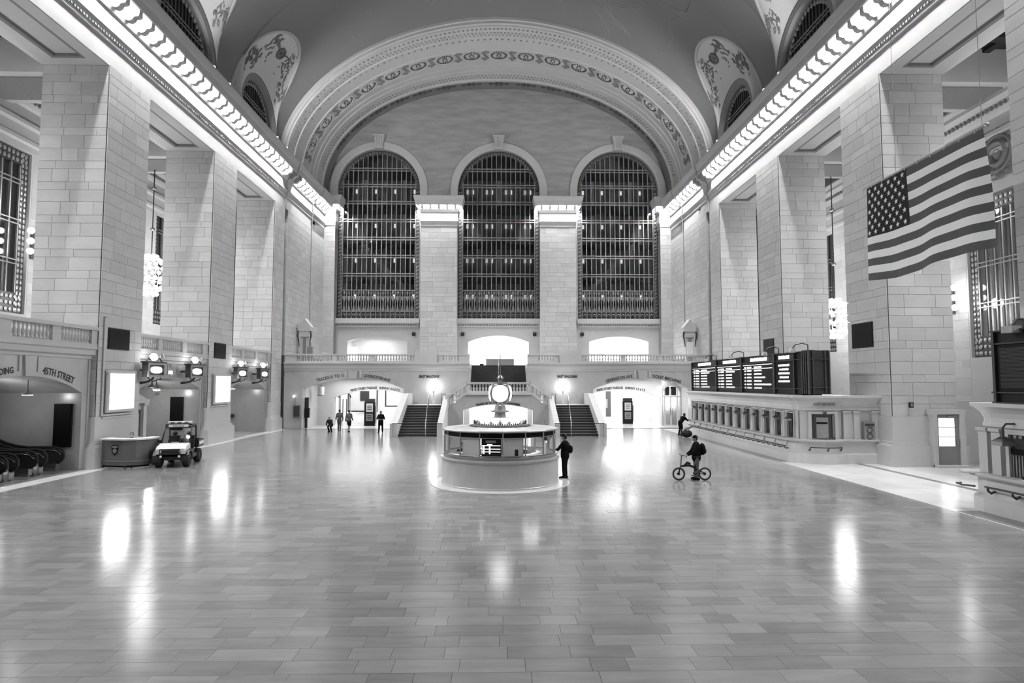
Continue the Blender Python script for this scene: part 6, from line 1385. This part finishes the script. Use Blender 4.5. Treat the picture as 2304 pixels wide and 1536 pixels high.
# man with the folding bicycle, facing left
person((7.86, 25.25, 0), radians(90), 'man in a black jacket and grey trousers with a backpack holding a small folding bicycle', pose(lw=(-.10, .36, .98), le=(-.26, .15, 1.12), rw=(.12, .34, 1.0), re=(.24, .12, 1.12), lup=(0, .1, 1), rup=(0, .1, 1), lcurl=.9, rcurl=.9, head=(0, .045, 1.62)), bag='pack', legs='cloth_grey', h=1.76, hat='cap', wide=1.12, vox=.010, long_top=.06)
# woman in black by the left stair, arms folded in front
person((-9.1, 49.3, 0), radians(180), 'person in black with short hair standing alone left of the left stair', pose(lw=(-.1, .2, 1.08), rw=(.1, .2, 1.1), le=(-.29, .02, 1.12), re=(.29, .02, 1.12), short_sleeve=1, lh=(-.1, 0, .9), rh=(.1, 0, .9), lk=(-.13, 0, .5), rk=(.13, 0, .5), la=(-.15, 0, .09), ra=(.15, 0, .09), lt=(-.18, .14, .04), rt=(.18, .14, .04)), wide=1.2, long_top=.12, legs='cloth_black', h=1.68, skin='skin_dark')
WALK = dict(lk=(-.09, .16, .52), la=(-.09, .1, .1), lt=(-.09, .25, .05), rk=(.09, -.02, .5), ra=(.09, -.2, .14), rt=(.09, -.06, .05), lw=(-.26, -.12, .9), rw=(.26, .18, .92))
person((-12.75, 51.2, 0), radians(8), 'person in a light shirt and dark trousers walking in the left passage entrance', pose(**WALK), top='cloth_grey', legs='cloth_grey', h=1.72, short=0) if 0 else person((-12.75, 51.2, 0), radians(8), 'person in a grey top walking at the mouth of the left passage', pose(**WALK), top='cloth_grey', legs='cloth_grey', h=1.72)
person((-11.75, 50.2, 0), radians(-10), 'person in shorts walking in front of the left passage', pose(**WALK), top='cloth_grey', legs='cloth_black', shorts=True, skin='skin', h=1.72)
person((-13.15, 50.0, 0), radians(170), 'stooping figure in dark clothes beside the walkers at the left passage', pose(pelvis=(0, -.1, .62), chest=(0, .12, .9), neck=(0, .22, 1.05), head=(0, .3, 1.17), ls=(-.18, .15, 1.0), rs=(.18, .15, 1.0), le=(-.24, .25, .75), re=(.24, .25, .75), lw=(-.16, .38, .6), rw=(.16, .38, .6), lh=(-.1, -.1, .6), rh=(.1, -.1, .6), lk=(-.12, .22, .48), rk=(.12, .22, .48)), top='cloth_dark', legs='cloth_black', h=1.6)
# person leaning on the end of the ticket counter with luggage
person((13.55, 46.6, 0), radians(-60), 'person in black leaning on the far end of the ticket office counter', pose(pelvis=(0, -.2, .88), chest=(0, .06, 1.2), neck=(0, .18, 1.36), head=(0, .26, 1.48), ls=(-.18, .1, 1.3), rs=(.18, .1, 1.3), le=(-.24, .3, 1.08), re=(.24, .3, 1.08), lw=(-.14, .5, 1.12), rw=(.14, .5, 1.12), lh=(-.09, -.2, .86), rh=(.09, -.2, .86), lk=(-.1, -.12, .48), rk=(.1, -.12, .48), la=(-.11, -.25, .09), ra=(.11, -.25, .09), lt=(-.12, -.1, .04), rt=(.12, -.1, .04)), legs='cloth_black', h=1.75)
o = root('duffel_bag', (13.35, 44.8, 0), 0, 'dark duffel bag with a pale bundle on the floor by the leaning person', 'bag'); MB().sphere((13.3, 44.7, .26), (.42, .3, .26), 14, 8).build('body', 'cloth_dark', o, smooth=True); MB().tube([(13.0, 44.6, .45), (13.2, 44.8, .62), (13.75, 45.0, .7)], [.08, .12, .07], 8).build('bundle', 'cloth_light', o, smooth=True); MB().tube([(13.1, 44.5, .45), (13.3, 44.45, .62), (13.5, 44.5, .45)], .02, 6).build('handle', 'cloth_black', o)
# person beyond the booth, attendant in the booth, officer behind the desk
person((2.52, 34.0, 0), radians(180), 'dark-haired person in black standing beyond the right edge of the booth roof', pose(), h=1.84)
SIT = dict(pelvis=(0, -.05, .62), chest=(0, 0, .98), neck=(0, .02, 1.16), head=(0, .05, 1.30), ls=(-.18, 0, 1.08), rs=(.18, 0, 1.08), le=(-.24, .12, .85), re=(.24, .12, .85), lw=(-.14, .34, .9), rw=(.14, .34, .9), lh=(-.09, -.05, .6), rh=(.09, -.05, .6), lk=(-.12, .35, .6), rk=(.12, .35, .6), la=(-.12, .33, .2), ra=(.12, .33, .2), lt=(-.12, .46, .14), rt=(.12, .46, .14), lz=.1, rz=.1)
st = root('stool', (-16.75, 30.25, 0), 0, 'plain stool behind the security desk under the seated officer', 'stool')
person((-16.95, 29.75, 0), radians(200), 'person in dark clothing and a white face mask sitting behind the curved desk', pose(**{k: ((v[0], v[1], v[2]+.15) if isinstance(v, tuple) else v+.15) for k, v in SIT.items()}), hat='mask', h=1.75)
MB().lathe([(0, .55), (.17, .55), (.18, .6), (.17, .63), (0, .63)], (-16.95, 29.8, 0), 14).build('seat', 'black', st); MB().cyl((-16.95, 29.8, 0), (-16.95, 29.8, .55), .03, 8).build('leg', 'steel', st); MB().lathe([(.2, 0), (.2, .03), (0, .05)], (-16.95, 29.8, 0), 14).build('foot', 'steel', st)
person((BX-1.45, BY+.2, 0), radians(190), 'attendant in black sitting behind the left windows of the booth', pose(**SIT), h=1.9, vox=.015)
# folding bicycle
bk = root('folding_bicycle', (7.62, 25.1, 0), 0, 'small-wheeled black folding bicycle standing in front of the man with the backpack', 'bicycle')
def bpart(nm, mb, m, par=None): return mb.build(nm, m, par or bk, True, local=True)
def bwheel(x):
    w = root('wheel', (x, 0, .255), parent=bk); RX = Matrix.Rotation(pi/2, 3, 'X')
    tr = MB().sweep([[Vector((( .225+.03*cos(b_))*cos(a), .026*sin(b_), (.225+.03*cos(b_))*sin(a))) for b_ in [2*pi*j/8 for j in range(9)]] for a in [2*pi*i/32 for i in range(32)]], closed=True).build('tyre', 'rubber', w, True, local=True)
    MB().sweep([[Vector(((.197+.008*cos(b_))*cos(a), .012*sin(b_), (.197+.008*cos(b_))*sin(a))) for b_ in [2*pi*j/6 for j in range(7)]] for a in [2*pi*i/32 for i in range(32)]], closed=True).build('rim', 'black', w, True, local=True)
    for k in range(14): a = 2*pi*k/14; MB().tube([(.02*cos(a+.6), .01*(-1)**k, .02*sin(a+.6)), (.195*cos(a), 0, .195*sin(a))], .0016, 4).build('spoke', 'steel', w, local=True)
    MB().tube([(0, -.05, 0), (0, .05, 0)], .03, 10).build('hub', 'black', w, local=True); MB().lathe([(.03, 0), (.065, .003), (.03, .006)], (0, .035, 0), 16, ax=RX).build('disc', 'iron', w, local=True)
bwheel(-.52); bwheel(.52)
bpart('fork', MB().tube([(-.52, .05, .255), (-.47, .04, .5), (-.44, 0, .56)], .016, 6).tube([(-.52, -.05, .255), (-.47, -.04, .5), (-.44, 0, .56)], .016, 6), 'black')
bpart('frame', MB().tube([(-.44, 0, .56), (-.35, 0, .57), (-.1, 0, .60), (.12, 0, .50), (.2, 0, .42)], [.03, .04, .055, .04, .03], 8).tube([(-.3, 0, .6), (-.18, 0, .7), (-.05, 0, .66)], [.02, .05, .03], 8).tube([(.2, 0, .42), (.52, .05, .255)], .014, 6).tube([(.2, 0, .42), (.52, -.05, .255)], .014, 6).tube([(.14, 0, .52), (.5, .05, .29)], .012, 6).tube([(.14, 0, .52), (.1, 0, .28)], .022, 6).tube([(.1, 0, .28), (.52, .05, .255)], .013, 6), 'black')
bpart('handlepost', MB().tube([(-.44, 0, .55), (-.40, 0, .98)], .018, 6), 'black'); bpart('handlebar', MB().tube([(-.40, -.27, 1.0), (-.40, 0, .99), (-.40, .27, 1.0)], .014, 8), 'black')
for q in (-1, 1): bpart('grip', MB().tube([(-.40, q*.17, 1.0), (-.40, q*.28, 1.0)], .02, 8), 'rubber')
bpart('seat_post', MB().tube([(.13, 0, .48), (.24, 0, .9)], .016, 6), 'black'); bpart('saddle', MB().sphere((.26, 0, .92), (.13, .07, .035), 12, 8).sphere((.14, 0, .92), (.09, .03, .025), 10, 6), 'black')
bpart('chainring', MB().lathe([(.02, -.004), (.075, 0), (.02, .004)], (.1, -.05, .28), 18, ax=Matrix.Rotation(pi/2, 3, 'X')), 'iron'); bpart('crank', MB().tube([(.1, -.07, .28), (.0, -.08, .21)], .01, 6).tube([(.1, .07, .28), (.2, .08, .35)], .01, 6), 'steel')
for x, y, z in ((.0, -.12, .2), (.2, .12, .35)): bpart('pedal', MB().box(x-.045, x+.045, y-.04, y+.04, z-.012, z+.012), 'black')
bpart('fender', MB().lathe([(.27, -.03), (.275, 0), (.27, .03)], (-.52, 0, .255), 10, .5, 1.4, Matrix.Rotation(pi/2, 3, 'X')), 'black'); bpart('kickstand', MB().tube([(.2, .04, .3), (.28, .12, .02)], .009, 6), 'steel')
